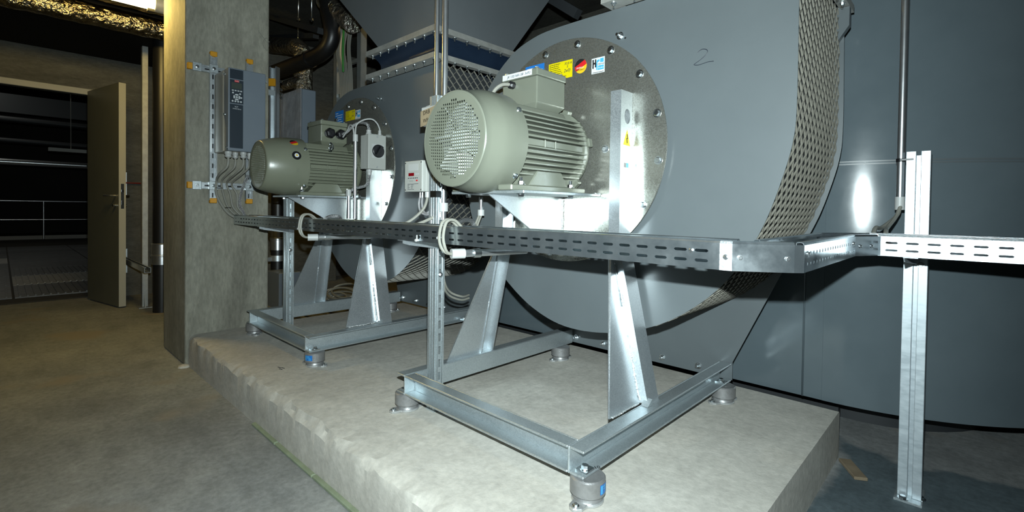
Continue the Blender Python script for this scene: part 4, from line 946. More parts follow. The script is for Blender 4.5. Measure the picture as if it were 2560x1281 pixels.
for (x_, y_, z_, s_, r_) in ((-2.46, 1.415, 1.366, 1, .016), (-2.435, 1.468, 1.366, 1, .0105), (-2.45, 1.415, 1.180, -1, .014)):
    q = MB(); q.lathe((x_, y_, z_), (0, 0, s_), [(r_, 0), (r_, .014), (r_ * .8, .018), (r_ * .85, .030), (r_ * .6, .034)], 12); q.build('cable_gland', 'white', sw)
g1 = V3((-2.806 + .080 + .042, 1.266 + .112, 1.392))
braid('braided steel hose curving from the left motor gland to the switch box', [g1, g1 + V3((.045, .005, .012)), g1 + V3((.11, .02, .050)), g1 + V3((.175, .03, .050)), (-2.468, 1.414, 1.425), (-2.46, 1.415, 1.392)], .009)
braid('braided steel hose hanging below the switch box', [(-2.45, 1.415, 1.150), (-2.452, 1.412, 1.115), (-2.468, 1.400, 1.088), (-2.500, 1.365, 1.075), (-2.520, 1.332, 1.055)], .0085)
sa, sb_ = V3((-2.492, 1.352, 1.35)), V3((-2.43, 1.468, 1.395))
cable('switch_cable', 'thin pale cables arching over the left motor to the switch box', [[sb_, (-2.445, 1.46, 1.435), (-2.47, 1.44, 1.462), (-2.492, 1.40, 1.455), (-2.497, 1.36, 1.42), sa], [g1 + V3((.02, -.01, -.02)), g1 + V3((.07, -.01, .012)), (-2.56, 1.355, 1.428), (-2.52, 1.352, 1.41), (-2.500, 1.350, 1.35)]], .0042, 'white')
cL1 = conduit('conduit_pipe', 'steel conduit with white top sleeve beside the switch box', -2.492, 1.352, .905, 1.345, .0105, 'conduits before the left fan')
q = MB(); q.cyl((-2.492, 1.352, 1.33), (-2.492, 1.352, 1.368), .014, 16); q.build('end_sleeve', 'white', cL1)
q = MB(); q.lathe((-2.492, 1.352, 1.020), (0, 0, 1), [(.0135, 0), (.0135, .016)], 16); q.box(-2.480, -2.445, 1.346, 1.362, 1.022, 1.034); q.build('clamp', 'zinc', cL1)
cL2 = conduit('conduit_pipe', 'short steel conduit below the left motor, left of the switch box', -2.520, 1.330, .905, 1.055, .0115, 'conduits before the left fan')
q = MB(); q.cyl((-2.520, 1.330, 1.03), (-2.520, 1.330, 1.065), .015, 16); q.build('end_sleeve', 'white', cL2)

# near fan: conduit and channel seen in the gap left of the shelf gusset
cn = at(1236, 530, 1.50); cN = conduit('conduit_pipe', 'steel conduit with white lower sleeve behind the near motor shelf', cn.x, 1.42, .955, 1.02, .009)
q = MB(); q.cyl((cn.x, 1.42, .940), (cn.x, 1.42, .965), .0145, 16); q.build('end_sleeve', 'white', cN)
cable('cable_pair', 'two cables dropping from the sleeve behind the near motor shelf', [[(cn.x - .006, 1.42, .95), (cn.x - .008, 1.40, .91), (cn.x - .01, 1.38, .86)], [(cn.x + .007, 1.42, .95), (cn.x + .006, 1.40, .91), (cn.x + .004, 1.38, .86)]], .0045)
# thin cables behind the middle post
cable('cable_pair', 'two grey cables sagging behind the middle post to the near frame leg', [[at(1108, 640, 1.25), at(1110, 700, 1.27), at(1125, 730, 1.33), at(1155, 742, 1.40), at(1172, 738, 1.46)], [at(1106, 640, 1.24), at(1108, 708, 1.26), at(1122, 738, 1.32), at(1152, 750, 1.40), at(1172, 746, 1.46)]], .0048)

# ================================================================== rails and frequency drive on the pillar
def rail(t, p0, p1, out, w=.040, d=.022, caps=(True, True), nm='rail'):
    p0, p1, o = V3(p0), V3(p1), V3(out); ax = (p1 - p0).normalized(); s = ax.cross(o); L = (p1 - p0).length / 2; m = (p0 + p1) / 2; q = MB()
    q.obox(m + o * .0012, (ax, s, o), (L, w / 2, .0012))
    for k in (-1, 1): q.obox(m + s * k * (w / 2 - .0012) + o * d / 2, (ax, s, o), (L, .0012, d / 2)); q.obox(m + s * k * (w / 2 - .006) + o * (d - .0012), (ax, s, o), (L, .006, .0012))
    n = int(2 * L / .06)
    q.build(nm, 'galv_bright', t)
    q = MB()
    for i in range(n): q.obox(p0 + ax * (.03 + i * .06) + o * .0027, (ax, s, o), (.014, .005, .0003))
    q.build('slot_row', 'black', t)
    for k, (c, sg) in enumerate(((p0, -1), (p1, 1))):
        if caps[k]: q = MB(); q.obox(c + ax * sg * .003 + o * d * .55, (ax, s, o), (.015, w * .48, d * .62)); q.build('end_cap', 'yellow_cap', t, bevel=.003)
rl = thing('mounting_rails', 'galvanised mounting rails with yellow end caps crossing on the pillar', 'rail', (PX, 1.0, 1.0))
for z in (1.795, 1.088): rail(rl, (PX + .001, .785, z), (PX + .001, 1.215, z), (1, 0, 0), caps=(True, False))
for y in (.897, 1.100): rail(rl, (PX + .026, y, 1.000), (PX + .026, y, 1.882), (1, 0, 0))
for z in (1.795, 1.088):
    for y in (.815, .897, 1.100):
        dd = .026 if y < .85 else .050
        q = MB(); q.box(PX + dd, PX + dd + .004, y - .024, y + .024, z - .026, z + .026); q.build('rail_clamp', 'galv', rl, bevel=.003); inst('bolt', BOLT_S, rl, (PX + dd + .004, y, z), FACE_PX)
XD0, XD1, YD0, YD1, ZD0, ZD1 = -3.366, -3.125, .905, 1.108, 1.285, 1.762
dr = thing('frequency_drive', 'tall grey frequency drive with keypad mounted on the pillar', 'drive', (XD0, 1.0, ZD0))
q = MB(); q.box(XD0, -3.205, YD0 - .006, YD1, ZD0, ZD1 - .004); q.build('back_body', 'drive_side', dr, bevel=.004)
q = MB(); q.prism([(-3.204, YD0, ZD1), (XD1, YD0, ZD1), (XD1, YD0, ZD0), (-3.165, YD0, ZD0), (-3.165, YD0, ZD0 + .13), (-3.204, YD0, ZD0 + .20)], (0, YD1 - YD0, 0)); cvr = q.build('front_cover', 'drive_front', dr, bevel=.004, seg=2)
q = MB(); q.box(-3.203, -3.166, YD0 + .002, YD1 - .002, ZD0 + .002, ZD0 + .195); q.build('side_panel', 'drive_side', dr)
DW, DH = YD1 - YD0, ZD1 - ZD0
def df(u0, u1, w0, w1, m, nm, lift=.0008, par=None, bev=0):
    q = MB(); q.box(XD1, XD1 + lift, YD0 + u0 * DW, YD0 + u1 * DW, ZD0 + w0 * DH, ZD0 + w1 * DH); return q.build(nm, m, par or cvr, bevel=bev)
df(.04, .385, .87, .985, 'drive_dark', 'dark_panel'); kp = df(.04, .385, .575, .858, 'drive_dark', 'keypad', .004); df(.04, .385, .035, .565, 'drive_dark', 'dark_panel')
df(.075, .345, .750, .825, 'display', 'display', .0048)
df(.155, .265, .832, .855, 'red', 'red_badge', .0048)
text_mesh('Danfoss', .0075, 'paper', 'lettering', cvr, (XD1 + .0052, YD0 + .158 * DW, ZD0 + .839 * DH), (0, 1, 0), (0, 0, 1))
for i in range(4):
    df(.085 + .072 * i, .135 + .072 * i, .722, .736, 'key', 'key', .0048)
    q = MB(); q.lathe((XD1 + .004, YD0 + (.105 + .072 * i) * DW, ZD0 + .600 * DH), (1, 0, 0), [(.0052, 0), (.0052, .0012)], 12); q.build('key', 'key', cvr)
cyk, czk = YD0 + .212 * DW, ZD0 + .652 * DH
q = MB(); q.lathe((XD1 + .004, cyk, czk), (1, 0, 0), [(.006, 0), (.006, .0014)], 14); q.build('key', 'key', cvr)
for a in range(4):
    q = MB(); vs = []
    for i in range(6):
        th = a * PI / 2 + (-.62 + i * .248); vs += [(XD1 + .0052, cyk + .0095 * math.cos(th), czk + .0095 * math.sin(th)), (XD1 + .0052, cyk + .0185 * math.cos(th), czk + .0185 * math.sin(th))]
    q.add(vs, [(2 * i, 2 * i + 2, 2 * i + 3, 2 * i + 1) for i in range(5)]); q.build('key', 'key', cvr, solid=.0006)
for (u, w) in ((.115, .700), (.300, .695), (.330, .650)): df(u - .022, u + .022, w - .009, w + .009, 'key', 'key', .0048)
text_mesh('VLT', .011, 'paper', 'lettering', cvr, (XD1 + .001, YD0 + .165 * DW, ZD0 + .528 * DH), (0, 1, 0), (0, 0, 1)); text_mesh('HVAC Drive', .0085, 'paper', 'lettering', cvr, (XD1 + .001, YD0 + .115 * DW, ZD0 + .505 * DH), (0, 1, 0), (0, 0, 1))
for (x_, z_) in ((-3.19, ZD1 - .03), (-3.19, ZD0 + .215), (-3.15, ZD0 + .02)): inst('screw', BOLT_S, dr, (x_, YD0 - .0005, z_), FACE_MY)
gl = []
for (y_, x_, r_) in ((.925, -3.19, .020), (.972, -3.22, .016), (1.000, -3.17, .018), (1.040, -3.19, .013)):
    q = MB(); q.lathe((x_, y_, ZD0), (0, 0, -1), [(r_, 0), (r_, .014), (r_ * .82, .018), (r_ * .9, .030), (r_ * .6, .036)], 10); q.build('cable_gland', 'white', dr); gl.append((x_, y_))
ends = ((-3.32, 1.03, .885), (-3.30, 1.05, .885), (-3.31, 1.06, .89), (-3.29, 1.075, .89))
for i, ((x_, y_), e) in enumerate(zip(gl, ends)):
    k = .90 + .028 * i
    cable('drive_cable', ('thick grey cable from the leftmost gland of the pillar drive to the tray', 'second grey cable from the left under the pillar drive', 'third grey cable from the left under the pillar drive', 'rightmost grey cable under the pillar drive')[i],
          [[(x_, y_, ZD0 - .02), (x_, y_ - .004, 1.20), (x_ - .05, y_ - .03, 1.155), (PX + .062, k + .01, 1.12 - .006 * i), (PX + .058, k + .010 + .01 * i, 1.04), (PX + .06, k + .045, .96), (PX + .07, k + .085, .91), e]], .0075 if i == 0 else .0058, grp=None)
braid('braided steel hose hanging down the pillar beside the right rail', [(PX + .07, 1.085, 1.16), (PX + .075, 1.055, 1.09), (PX + .075, 1.035, .99), (PX + .09, 1.05, .93), (PX + .10, 1.06, .90)], .0085)
for (y_, z_) in ((.925, 1.075), (.97, .955)):
    q = MB(); q.tube([(PX + .05 + .018 * math.cos(a), y_ + .022 * math.sin(a), z_) for a in [2 * PI * i / 14 for i in range(14)]], .0018, 5, closed=True); tag(q.build('cable_tie', 'black'), {1.075: 'black cable tie on the drive cables at the lower rail', .955: 'black cable tie on the drive cables just above the tray end'}[z_], 'cable tie')
# wire loops at the pillar's upper right corner
q = MB(); q.tube(cat_rom([(PX + .004, 1.17, 2.10), (PX + .012, 1.20, 2.06), (PX + .012, 1.225, 2.03), (PX + .012, 1.215, 1.99), (PX + .006, 1.19, 2.03), (PX + .012, 1.21, 2.07), (PX + .006, 1.232, 2.05)], 6), .0016, 5)
tag(q.build('wire_loop', 'cable'), 'thin loose wire loop at the upper right edge of the pillar', 'wire')

# ================================================================== hopper over the left fan
hp = thing('discharge_duct', 'grey flared duct hanging over the left fan outlet', 'duct', (-2.3, 1.85, 1.85))
X0, X1, Y0, Y1 = -2.605, -1.952, 1.475, 2.16
q = MB(); q.box(X0, X1, Y0, Y1, 1.846, 1.852); q.box(X0, X1, Y0, Y0 + .004, 1.852, 1.874); q.box(X1 - .004, X1, Y0 + .004, Y1, 1.852, 1.874); q.box(X0, X0 + .004, Y0 + .004, Y1, 1.852, 1.874); q.build('lower_flange', 'flange', hp)
for i in range(8): inst('flange_bolt', NUT_S, hp, (X0 + .04 + i * (X1 - X0 - .07) / 7, Y0 + .022, 1.846), FACE_DN); inst('flange_bolt', NUT_S, hp, (X1 - .020, Y0 + .06 + i * (Y1 - Y0 - .1) / 7, 1.846), FACE_DN)
a0, a1, b0, b1 = -2.50, -1.985, 1.505, 2.05; zb, zt = 1.874, 3.09; k = zt - zb
lo = [(a0, b0, zb), (a1, b0, zb), (a1, b1, zb), (a0, b1, zb)]; hi = [(a0 - 1.16 * k, b0, zt), (a1, b0, zt), (a1, b1 + .82 * k, zt), (a0 - 1.16 * k, b1 + .82 * k, zt)]
for i, nm in enumerate(('front_panel', 'side_panel', 'rear_panel', 'side_panel')):
    j = (i + 1) % 4; q = MB(); q.add([lo[i], lo[j], hi[j], hi[i]], [(0, 1, 2, 3)]); q.build(nm, 'hopper', hp, solid=.003)
q = MB(); q.tube([lo[1], hi[1]], .004, 6); q.build('corner_seam', 'hopper', hp)
fc = thing('flexible_connector', 'dark blue flexible collar between the left fan and the duct above', 'connector', (-2.3, 1.85, 1.74))
X0, X1, Y0, Y1 = -2.575, -1.99, 1.505, 2.13; n = 10; q = MB(); vs = []
for i in range(n + 1):
    t_ = i / n; z = 1.716 + t_ * .132; d_ = .034 * math.sin(PI * t_)
    for (x_, y_) in ((X0 + d_, Y0 + d_), ((X0 + X1) / 2, Y0 + d_ * 1.15), (X1 - d_, Y0 + d_), (X1 - d_ * 1.1, (Y0 + Y1) / 2), (X1 - d_, Y1 - d_), ((X0 + X1) / 2, Y1 - d_), (X0 + d_, Y1 - d_), (X0 + d_, (Y0 + Y1) / 2)): vs.append((x_, y_, z))
q.add(vs, [(i * 8 + k_, i * 8 + (k_ + 1) % 8, (i + 1) * 8 + (k_ + 1) % 8, (i + 1) * 8 + k_) for i in range(n) for k_ in range(8)], True)
fcs = q.build('fabric_skirt', 'blue_fabric', fc, solid=.002)
q = MB()
for zz in (1.7145, 1.8425): q.box(X0 - .01, X1 + .01, Y0 - .012, Y0 - .006, zz + .003, zz + .018) if zz > 1.8 else None
# lower clamp strips lie on the fan's own flange, so the collar only carries the fabric and a hem
q = MB(); q.tube([(X0, Y0 - .002, 1.843), (X1 + .002, Y0 - .002, 1.843), (X1 + .002, Y1, 1.843)], .004, 6); q.build('hem', 'blue_fabric', fc)

# ================================================================== lamp, pipes and black duct at upper left
lp = thing('fluorescent_lamp', 'lit yellow-white fluorescent lamp beside the top of the pillar', 'lamp', (-4.15, .5, 2.35), None)
LX, LZ = -4.15, 2.352
q = MB(); q.lathe((LX, .30, LZ), (0, 1, 0), [(.042, 0), (.042, .436)], 24); q.build('tube', 'lamp', lp)
q = MB(); q.box(LX - .055, LX + .055, .26, .738, LZ + .034, LZ + .075); q.build('housing', 'lamp_white', lp, bevel=.006)
q = MB(); q.lathe((LX, .738, LZ + .004), (0, 1, 0), [(.052, 0), (.055, .01), (.055, .075), (.042, .09)], 24); q.build('end_cap', 'lamp_white', lp, bevel=.003)
q = MB(); q.box(LX - .015, LX + .015, .700, .738, LZ - .058, LZ + .05); q.build('clip', 'black', lp)
q = MB(); q.cyl((LX, .33, LZ + .07), (LX, .33, 3.1), .006, 8); q.cyl((LX, .68, LZ + .07), (LX, .68, 3.1), .006, 8); q.build('hanger_rod', 'zinc', lp)
def foil_pipe(label, pts, r, n=20, step=.05, m='foil', hang=None):
    P = []
    for a, b_ in zip(pts[:-1], pts[1:]):
        a, b_ = V3(a), V3(b_); k = max(1, int((b_ - a).length / step)); P += [a + (b_ - a) * i / k for i in range(k)]
    P.append(V3(pts[-1])); rnd = random.Random(len(label)); q = MB(); q.tube(P, [r * rnd.uniform(.95, 1.05) for _ in P], n); 
    if hang: q.cyl(hang, (hang[0], hang[1], 3.1), .006, 6)
    o = q.build('foil_pipe', m)
    return tag(o, label, 'pipe', None)
foil_pipe('lowest foil-wrapped pipe under the ceiling at upper left', [(-5.02, -3.0, 2.44), (-5.02, 1.6, 2.44)], .085, m='foil_dark')
foil_pipe('middle foil-wrapped pipe under the ceiling at upper left', [(-4.88, -3.0, 2.60), (-4.88, 1.6, 2.60)], .085, m='foil_dark')
foil_pipe('upper fat foil-wrapped pipe under the ceiling at upper left', [(-4.78, -3.0, 2.85), (-4.78, 1.6, 2.85)], .15, m='foil_dark')
q = MB(); q.box(-6.46, -5.20, -2.9, 1.40, 2.44, 3.05); tag(q.build('black_duct', 'black_duct', bevel=.02), 'wide black insulated duct under the ceiling above the door', 'duct')
# ================================================================== left wall: door, post, drain pipe
df_ = MB(); df_.box(XW, XW + .03, -.40, .66, 2.055, 2.115); df_.box(XW - .02, XW + .03, .615, .66, 0, 2.055)
dframe = struct(df_.build('trim_1', 'frame_paint', bevel=.004))
hx_, dx_ = V3((-6.47, .610, 0)), V3((.978, .206, 0)); dn = V3((-.206, .978, 0)); DL = .735
d1_ = bpy.data.objects.new('door_1', None); COL.objects.link(d1_); d1_.location = hx_; ROOT['door_1'] = V3(hx_); d1_['kind'] = 'structure'
d1_['label'] = 'beige steel door standing open at the left'
q = MB(); q.obox(hx_ + dx_ * DL / 2 + dn * .024 + V3((0, 0, 1.05)), (dx_, dn, (0, 0, 1)), (DL / 2, .028, 1.04)); q.build('door_leaf', 'door', d1_, bevel=.003)
q = MB(); q.obox(hx_ + dx_ * (DL + .0005) + dn * .024 + V3((0, 0, 1.05)), (dx_, dn, (0, 0, 1)), (.0006, .027, 1.038)); q.build('edge_strip', 'door_edge', d1_)
q = MB(); q.obox(hx_ + dx_ * (DL + .0018) + dn * .024 + V3((0, 0, 1.04)), (dx_, dn, (0, 0, 1)), (.0008, .012, .115)); q.build('lock_plate', 'zinc', d1_)
q = MB(); q.obox(hx_ + dx_ * (DL + .003) + dn * .024 + V3((0, 0, 1.09)), (dx_, dn, (0, 0, 1)), (.004, .007, .012)); q.obox(hx_ + dx_ * (DL + .003) + dn * .024 + V3((0, 0, .98)), (dx_, dn, (0, 0, 1)), (.002, .005, .02)); q.build('latch', 'black', d1_)
for s in (-1, 1):
    o0 = hx_ + dx_ * (DL - .06) + dn * (.024 + s * .024) + V3((0, 0, 1.045)); q = MB()
    q.tube([o0, o0 + dn * s * .05, o0 + dn * s * .055 - dx_ * .02, o0 + dn * s * .055 - dx_ * .125], .009, 8); q.build('door_handle', 'conduit' if s < 0 else 'black', d1_)
    q = MB(); q.cyl(o0 + V3((0, 0, -.09)), o0 + dn * s * .03 + V3((0, 0, -.09)), .012, 12); q.build('lock_cylinder', 'zinc', d1_)
sp = thing('steel_post', 'slim galvanised square post on the floor between the open door and the pillar', 'post', (-5.66, .94, 0))
q = MB(); q.box(-5.70, -5.645, .915, .962, .006, 2.44); q.build('shaft', 'flange', sp, bevel=.003)
q = MB(); q.box(-5.73, -5.60, .885, .992, 0, .006); q.build('foot_plate', 'flange', sp)
q = MB(); q.prism([(-5.644, .93, .006), (-5.60, .93, .006), (-5.644, .93, .13)], (0, .008, 0)); q.build('foot_rib', 'flange', sp)
dp = thing('drain_pipe', 'black vertical pipe with a shiny steel coupling left of the pillar', 'pipe', (-5.33, 1.01, 0))
q = MB(); q.cyl((-5.33, 1.01, 0), (-5.33, 1.01, 2.44), .070, 28); q.build('tube', 'black_pipe', dp)
q = MB(); q.lathe((-5.33, 1.01, .43), (0, 0, 1), [(.078, 0), (.078, .07), (.083, .075), (.083, .085), (.078, .09), (.078, .18), (.083, .185), (.078, .19)], 28); q.build('coupling', 'conduit', dp)
br = thing('wall_bracket', 'slotted channel bracket on a wall plate between the door and the drain pipe', 'bracket', (XW, .87, .37))
q = MB(); q.box(XW, XW + .008, .80, .93, .24, .50); q.build('wall_plate', 'galv_bright', br, bevel=.006)
rail(br, (XW + .008, .865, .385), (-5.10, .865, .385), (0, 0, 1), w=.045, d=.045, caps=(False, False), nm='channel')
for (y_, z_) in ((.83, .27), (.90, .27), (.83, .47), (.90, .47)): inst('bolt', BOLT_S, br, (XW + .008, y_, z_), FACE_PX)
wc = thing('pipe_clip', 'small steel clip with a red rod on the wall beside the door edge', 'clip', (XW, .90, 1.17))
q = MB(); q.box(XW, XW + .02, .885, .92, 1.06, 1.30); q.build('rail_strip', 'galv_bright', wc); q = MB(); q.cyl((XW + .03, .80, 1.19), (XW + .03, 1.10, 1.19), .008, 8); q.build('rod', 'red_rod', wc)
q = MB(); q.box(-5.45, -5.22, 1.12, 1.16, 0, .20); tag(q.build('floor_panel', 'grey_box', bevel=.004), 'small plain grey board standing on the floor left of the pillar', 'board')
# the hall beyond the door: railing, gratings, pipes
rg = thing('guard_railing', 'pale tube guard railing far back in the hall beyond the door', 'railing', (-18, .7, 0))
for z in (1.01, .52): q = MB(); q.cyl((-18, -5.5, z), (-18, 4.8, z), .030, 10); q.build('rail_tube', 'conduit', rg)
q = MB(); q.box(-18.02, -17.98, -5.5, 4.8, 0, .10); q.build('toe_board', 'frame_paint', rg)
for y in (-4.2, -1.7, .80, 3.3): q = MB(); q.cyl((-18, y, 0), (-18, y, 1.01), .030, 10); q.build('upright', 'conduit', rg)
gp = thing('walkway_grating', 'steel grating panels of the walkway beyond the door', 'grating', (-9, 0, 0))
pale = {(1, 2), (1, 3), (4, 0), (4, 1)}  # panels that carry the painted patches of light
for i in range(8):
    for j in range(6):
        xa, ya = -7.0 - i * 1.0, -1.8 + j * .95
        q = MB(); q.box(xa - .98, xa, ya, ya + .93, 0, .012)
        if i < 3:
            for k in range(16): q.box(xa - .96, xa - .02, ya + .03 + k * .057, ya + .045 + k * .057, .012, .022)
        q.build('grating_panel', 'grating_lit' if (i, j) in pale else 'grating', gp)
def far_pipe(label, z, r, X, m): q = MB(); q.cyl((X, -5.8, z), (X, 4.9, z), r, 12); tag(q.build('hall_pipe', m), label, 'pipe', None)
far_pipe('bright horizontal pipe across the dark hall, just above the railing', 1.72, .055, -13, 'conduit')
far_pipe('dull horizontal pipe high across the dark hall', 2.62, .06, -14, 'beam')
far_pipe('second dull horizontal pipe below the highest in the dark hall', 2.20, .05, -14, 'beam')
q = MB(); q.box(-15.2, -15.1, -5.8, 4.9, 2.9, 3.3); tag(q.build('hall_beam', 'beam'), 'dark steel beam at the top of the hall beyond the door', 'beam')
q = MB(); q.box(-12.1, -12.0, .6, 2.6, 1.90, 1.96); q.cyl((-12.05, .9, 1.96), (-12.05, .9, 4.3), .006, 6); q.cyl((-12.05, 2.3, 1.96), (-12.05, 2.3, 4.3), .006, 6); tag(q.build('hall_lamp', 'lamp_white'), 'unlit strip lamp hanging in the dark hall', 'lamp')

# ================================================================== clutter behind the pillar
rp = thing('rear_rail', 'upright galvanised rail with a yellow cap just behind the pillar', 'rail', (-3.95, 1.45, 0), None)
p_ = at(690, 260, 1.45); rail(rp, (p_.x, 1.45, 1.15), (p_.x, 1.45, 2.015), (.6, -.8, 0), w=.060, d=.040, caps=(False, False))
q = MB(); q.box(p_.x - .02, p_.x + .02, PY1, 1.45, 1.25, 1.29); q.box(p_.x - .02, p_.x + .02, PY1, 1.45, 1.80, 1.84); q.build('arm', 'galv', rp)

q = MB(); c_ = at(678, 206, 1.40); q.obox(c_, ((.72, .69, 0), (-.69, .72, 0), (0, 0, 1)), (.032, .010, .028)); q.build('end_cap', 'yellow_cap', rp, bevel=.004)
for yy in (205, 225, 235, 245): c_ = at(704, yy, 1.45); q = MB(); q.lathe(c_, (.7, -.7, 0), [(.010, 0), (.010, .015)], 8); q.build('bolt_head', 'zinc', rp)
d2_ = thing('wrapped_drive', 'second grey drive wrapped in milky plastic film behind the left motor', 'drive', (-3.7, 1.5, 1.3))
q = MB(); q.box(-3.92, -3.525, 1.50, 1.60, 1.30, 1.815); q.build('body', 'drive_front', d2_, bevel=.006)
q = MB(); q.box(-3.915, -3.54, 1.494, 1.4985, 1.31, 1.82); q.build('plastic_film', 'film', d2_)
rnd = random.Random(9); q = MB(); q.tube(cat_rom([(-3.86 + .07 * i, 1.475 + rnd.uniform(-.012, .012), 1.40 + rnd.uniform(-.02, .03)) for i in range(5)], 5), [.03 * rnd.uniform(.6, 1.1) for _ in range(21)], 7); q.build('film_fold', 'film', d2_)
foil_pipe('foil-wrapped elbow pipe with a warm glint behind the pillar', [at(676, 113, 2.1), at(700, 114, 2.1), at(745, 118, 2.1), at(757, 135, 2.1), at(758, 170, 2.1), at(758, 240, 2.1)], .085, step=.06, hang=at(745, 118, 2.1))
foil_pipe('smaller foil-wrapped pipe crossing low behind the pillar', [at(690, 222, 1.95), at(720, 212, 1.95), at(742, 203, 1.98), at(752, 210, 1.98)], .045, step=.06)
foil_pipe('crumpled foil sleeve hanging at the top beside the hopper', [at(812, 0, 1.95), at(838, 24, 1.95), at(868, 46, 1.97), at(884, 58, 1.98)], .085, step=.04)
bp = [at(640, 198, 1.75), at(690, 180, 1.78), at(750, 158, 1.82), at(785, 144, 1.86), at(812, 126, 1.88), at(828, 98, 1.9), at(829, 68, 1.9), at(822, 30, 1.9), at(812, -40, 1.9)]
bt = thing('black_elbow_pipe', 'thick black pipe bending upward in front of the dark background', 'pipe', at(785, 150, 1.86))
q = MB(); q.tube(cat_rom(bp, 8), .066, 20); q.build('tube', 'black_pipe', bt)
for p0_, p1_ in ((at(772, 150, 1.845), at(776, 148, 1.85)),): q = MB(); q.cyl(p0_, p1_, .075, 20); q.build('joint_ring', 'black_pipe', bt)
lad = thing('cable_ladder', 'upright galvanised cable ladder with a bundle of cables behind the left fan', 'cable ladder', at(870, 150, 2.3))
for xx in (838, 897): 
    p_ = at(xx, 150, 2.3); q = MB(); q.box(p_.x - .035, p_.x + .035, 2.3, 2.36, 1.2, 3.1); q.build('side_rail', 'galv', lad)
for zz in (2.33, 2.05, 2.70): a_, b_ = at(838, 150, 2.3), at(897, 150, 2.3); q = MB(); q.box(a_.x, b_.x, 2.31, 2.34, zz, zz + .03); q.build('rung', 'galv', lad)
for i in range(9):
    a_ = at(847 + i * 4.6, 100, 2.24 + .008 * (i % 3)).x; b_ = at(851 + i * 3.6, 210, 2.24).x
    cable('riser_cable', ('leftmost', 'second from left', 'third from left', 'fourth from left', 'middle', 'fourth from right', 'third from right', 'second from right', 'rightmost')[i] + ' grey riser cable on the upright ladder behind the left fan', [[(a_ + .05, 2.24 + .01 * (i % 3), 3.08), (a_ + .01 * (i % 2), 2.24 + .01 * (i % 3), 2.72), (a_ - .02, 2.23, 2.45), (b_, 2.24, 2.15), (b_ + .02, 2.24, 1.5)]], .0085, grp='riser cables on the ladder')
cable('green_cable', 'green earth cable among the grey riser cables', [[at(862, 20, 2.2), at(859, 80, 2.2), at(858, 105, 2.2), at(857, 140, 2.2), at(858, 180, 2.21)]], .010, 'cable_green')
for (xa, ya, xb, yb, Y, lab) in ((676, 42, 802, 78, 1.9, 'dark strut channel high behind the pillar'), (680, 95, 790, 90, 2.2, 'second dark strut channel behind the foil pipes')):
    q = MB(); q.bar(at(xa, ya, Y), at(xb, yb, Y), .06, .05); tag(q.build('strut_channel', 'beam'), lab, 'strut')
for (xx, lab) in ((746, 'threaded hanger under the dark strut, left'), (779, 'threaded hanger under the dark strut, right')):
    p_ = at(xx, 46, 1.9); q = MB(); q.cyl((p_.x, 1.9, p_.z - .03), (p_.x, 1.9, 3.1), .006, 8); q.lathe((p_.x, 1.9, p_.z - .02), (0, 0, 1), [(.016, 0), (.016, .018)], 6, sharp=True); tag(q.build('threaded_rod', 'zinc'), lab, 'rod')
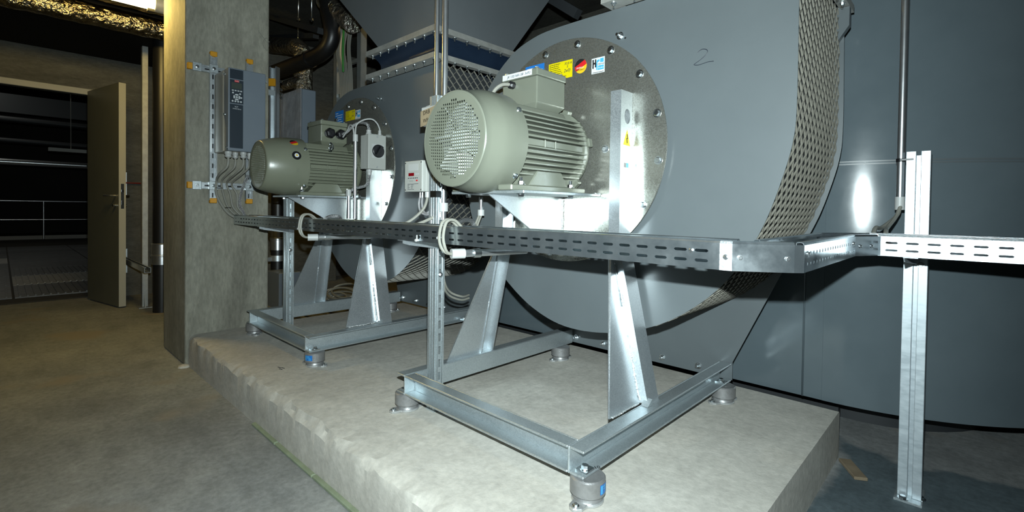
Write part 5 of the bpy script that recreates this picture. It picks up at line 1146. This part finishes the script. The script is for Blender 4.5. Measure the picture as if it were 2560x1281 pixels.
# low behind the pillar
vp = thing('steel_riser', 'dark vertical pipe with a shiny coupling and clamp low behind the pillar', 'pipe', (at(694, 700, 1.9).x, 1.9, 0)); xv = at(694, 640, 1.9).x
q = MB(); q.cyl((xv, 1.9, 0), (xv, 1.9, 1.1), .060, 20); q.build('tube', 'black_pipe', vp)
z_ = at(694, 625, 1.9).z; q = MB(); q.lathe((xv, 1.9, z_), (0, 0, 1), [(.068, 0), (.068, .10), (.074, .105), (.074, .12), (.068, .125), (.068, .20)], 20); q.build('coupling', 'conduit', vp)
z_ = at(694, 652, 1.9).z; q = MB(); q.lathe((xv, 1.9, z_), (0, 0, 1), [(.078, 0), (.078, .055)], 20); q.obox((xv, 1.81, z_ + .02), ((1, 0, 0), (0, 1, 0), (0, 0, 1)), (.03, .025, .02)); q.build('pipe_clamp', 'galv_bright', vp)
p_ = at(690, 708, 1.75); q = MB(); q.box(p_.x - .22, p_.x + .07, 1.75, 1.95, 0, at(690, 682, 1.75).z); tag(q.build('grey_cabinet', 'drive_front', bevel=.006), 'small dark grey cabinet on the floor behind the pillar', 'cabinet')
p_ = at(740, 690, 2.9); q = MB(); q.box(max(p_.x - .3, -6.45), p_.x + .9, 2.9, 3.05, 0, 1.0); tag(q.build('concrete_slab', 'wall', bevel=.006), 'pale wall panel low in the dark behind the left fan', 'panel')
def coil(label, c, r, n, rc=.009, flat_=.35):
    rnd = random.Random(11); t = thing('cable_coil', label, 'cable', c)
    for i in range(n):
        ox, oy, rr = rnd.uniform(-.06, .06), rnd.uniform(-.05, .05), r * rnd.uniform(.75, 1.15); h0 = .012 + i * .013
        q = MB(); q.tube([V3(c) + V3((ox + rr * math.cos(a), oy + rr * flat_ * math.sin(a) , h0 + .5 * rr * (0.35 + .35 * math.sin(a)) )) for a in [2 * PI * k / 26 for k in range(26)]], rc, 6, closed=True); q.build('loop', 'cable', t)
cc = at(850, 735, 2.12); coil('loose coil of grey cables on the floor behind the left fan', (cc.x, 2.12, .0), .24, 13)
rnd = random.Random(4); runs = []
for i in range(9):
    y_ = 1.75 + i * .035; runs.append([(-5.9, y_ + rnd.uniform(-.05, .05), .012 + .01 * (i % 3)), (-5.2, y_ + .05 + rnd.uniform(-.05, .05), .015), (-4.5, y_ + rnd.uniform(-.06, .06), .02), (-3.9, y_ + .12 + rnd.uniform(-.05, .05), .012)])
cable('floor_cables', 'bunch of grey cables lying on the floor behind the left frame', runs, .010)
# beam in the dark above the near fan
q = MB(); q.bar(at(1368, -10, 2.5), at(1445, 36, 2.5), .05, .06); tag(q.build('steel_beam', 'beam'), 'dark slanting steel beam above the near fan', 'beam')
# scrap on the floor at the right
p_ = V3((-.345, 2.14, 0)); q = MB(); q.obox((-.325, 2.215, .007), ((.50, -.86, 0), (.86, .50, 0), (0, 0, 1)), (.070, .022, .006)); tag(q.build('wood_offcut', 'wood', bevel=.002), 'flat brown offcut lying on the floor beside the plinth corner', 'offcut')
for o in bpy.data.objects:
    if o.type == 'MESH' and not o.data.materials: o.data.materials.append(M['galv'])
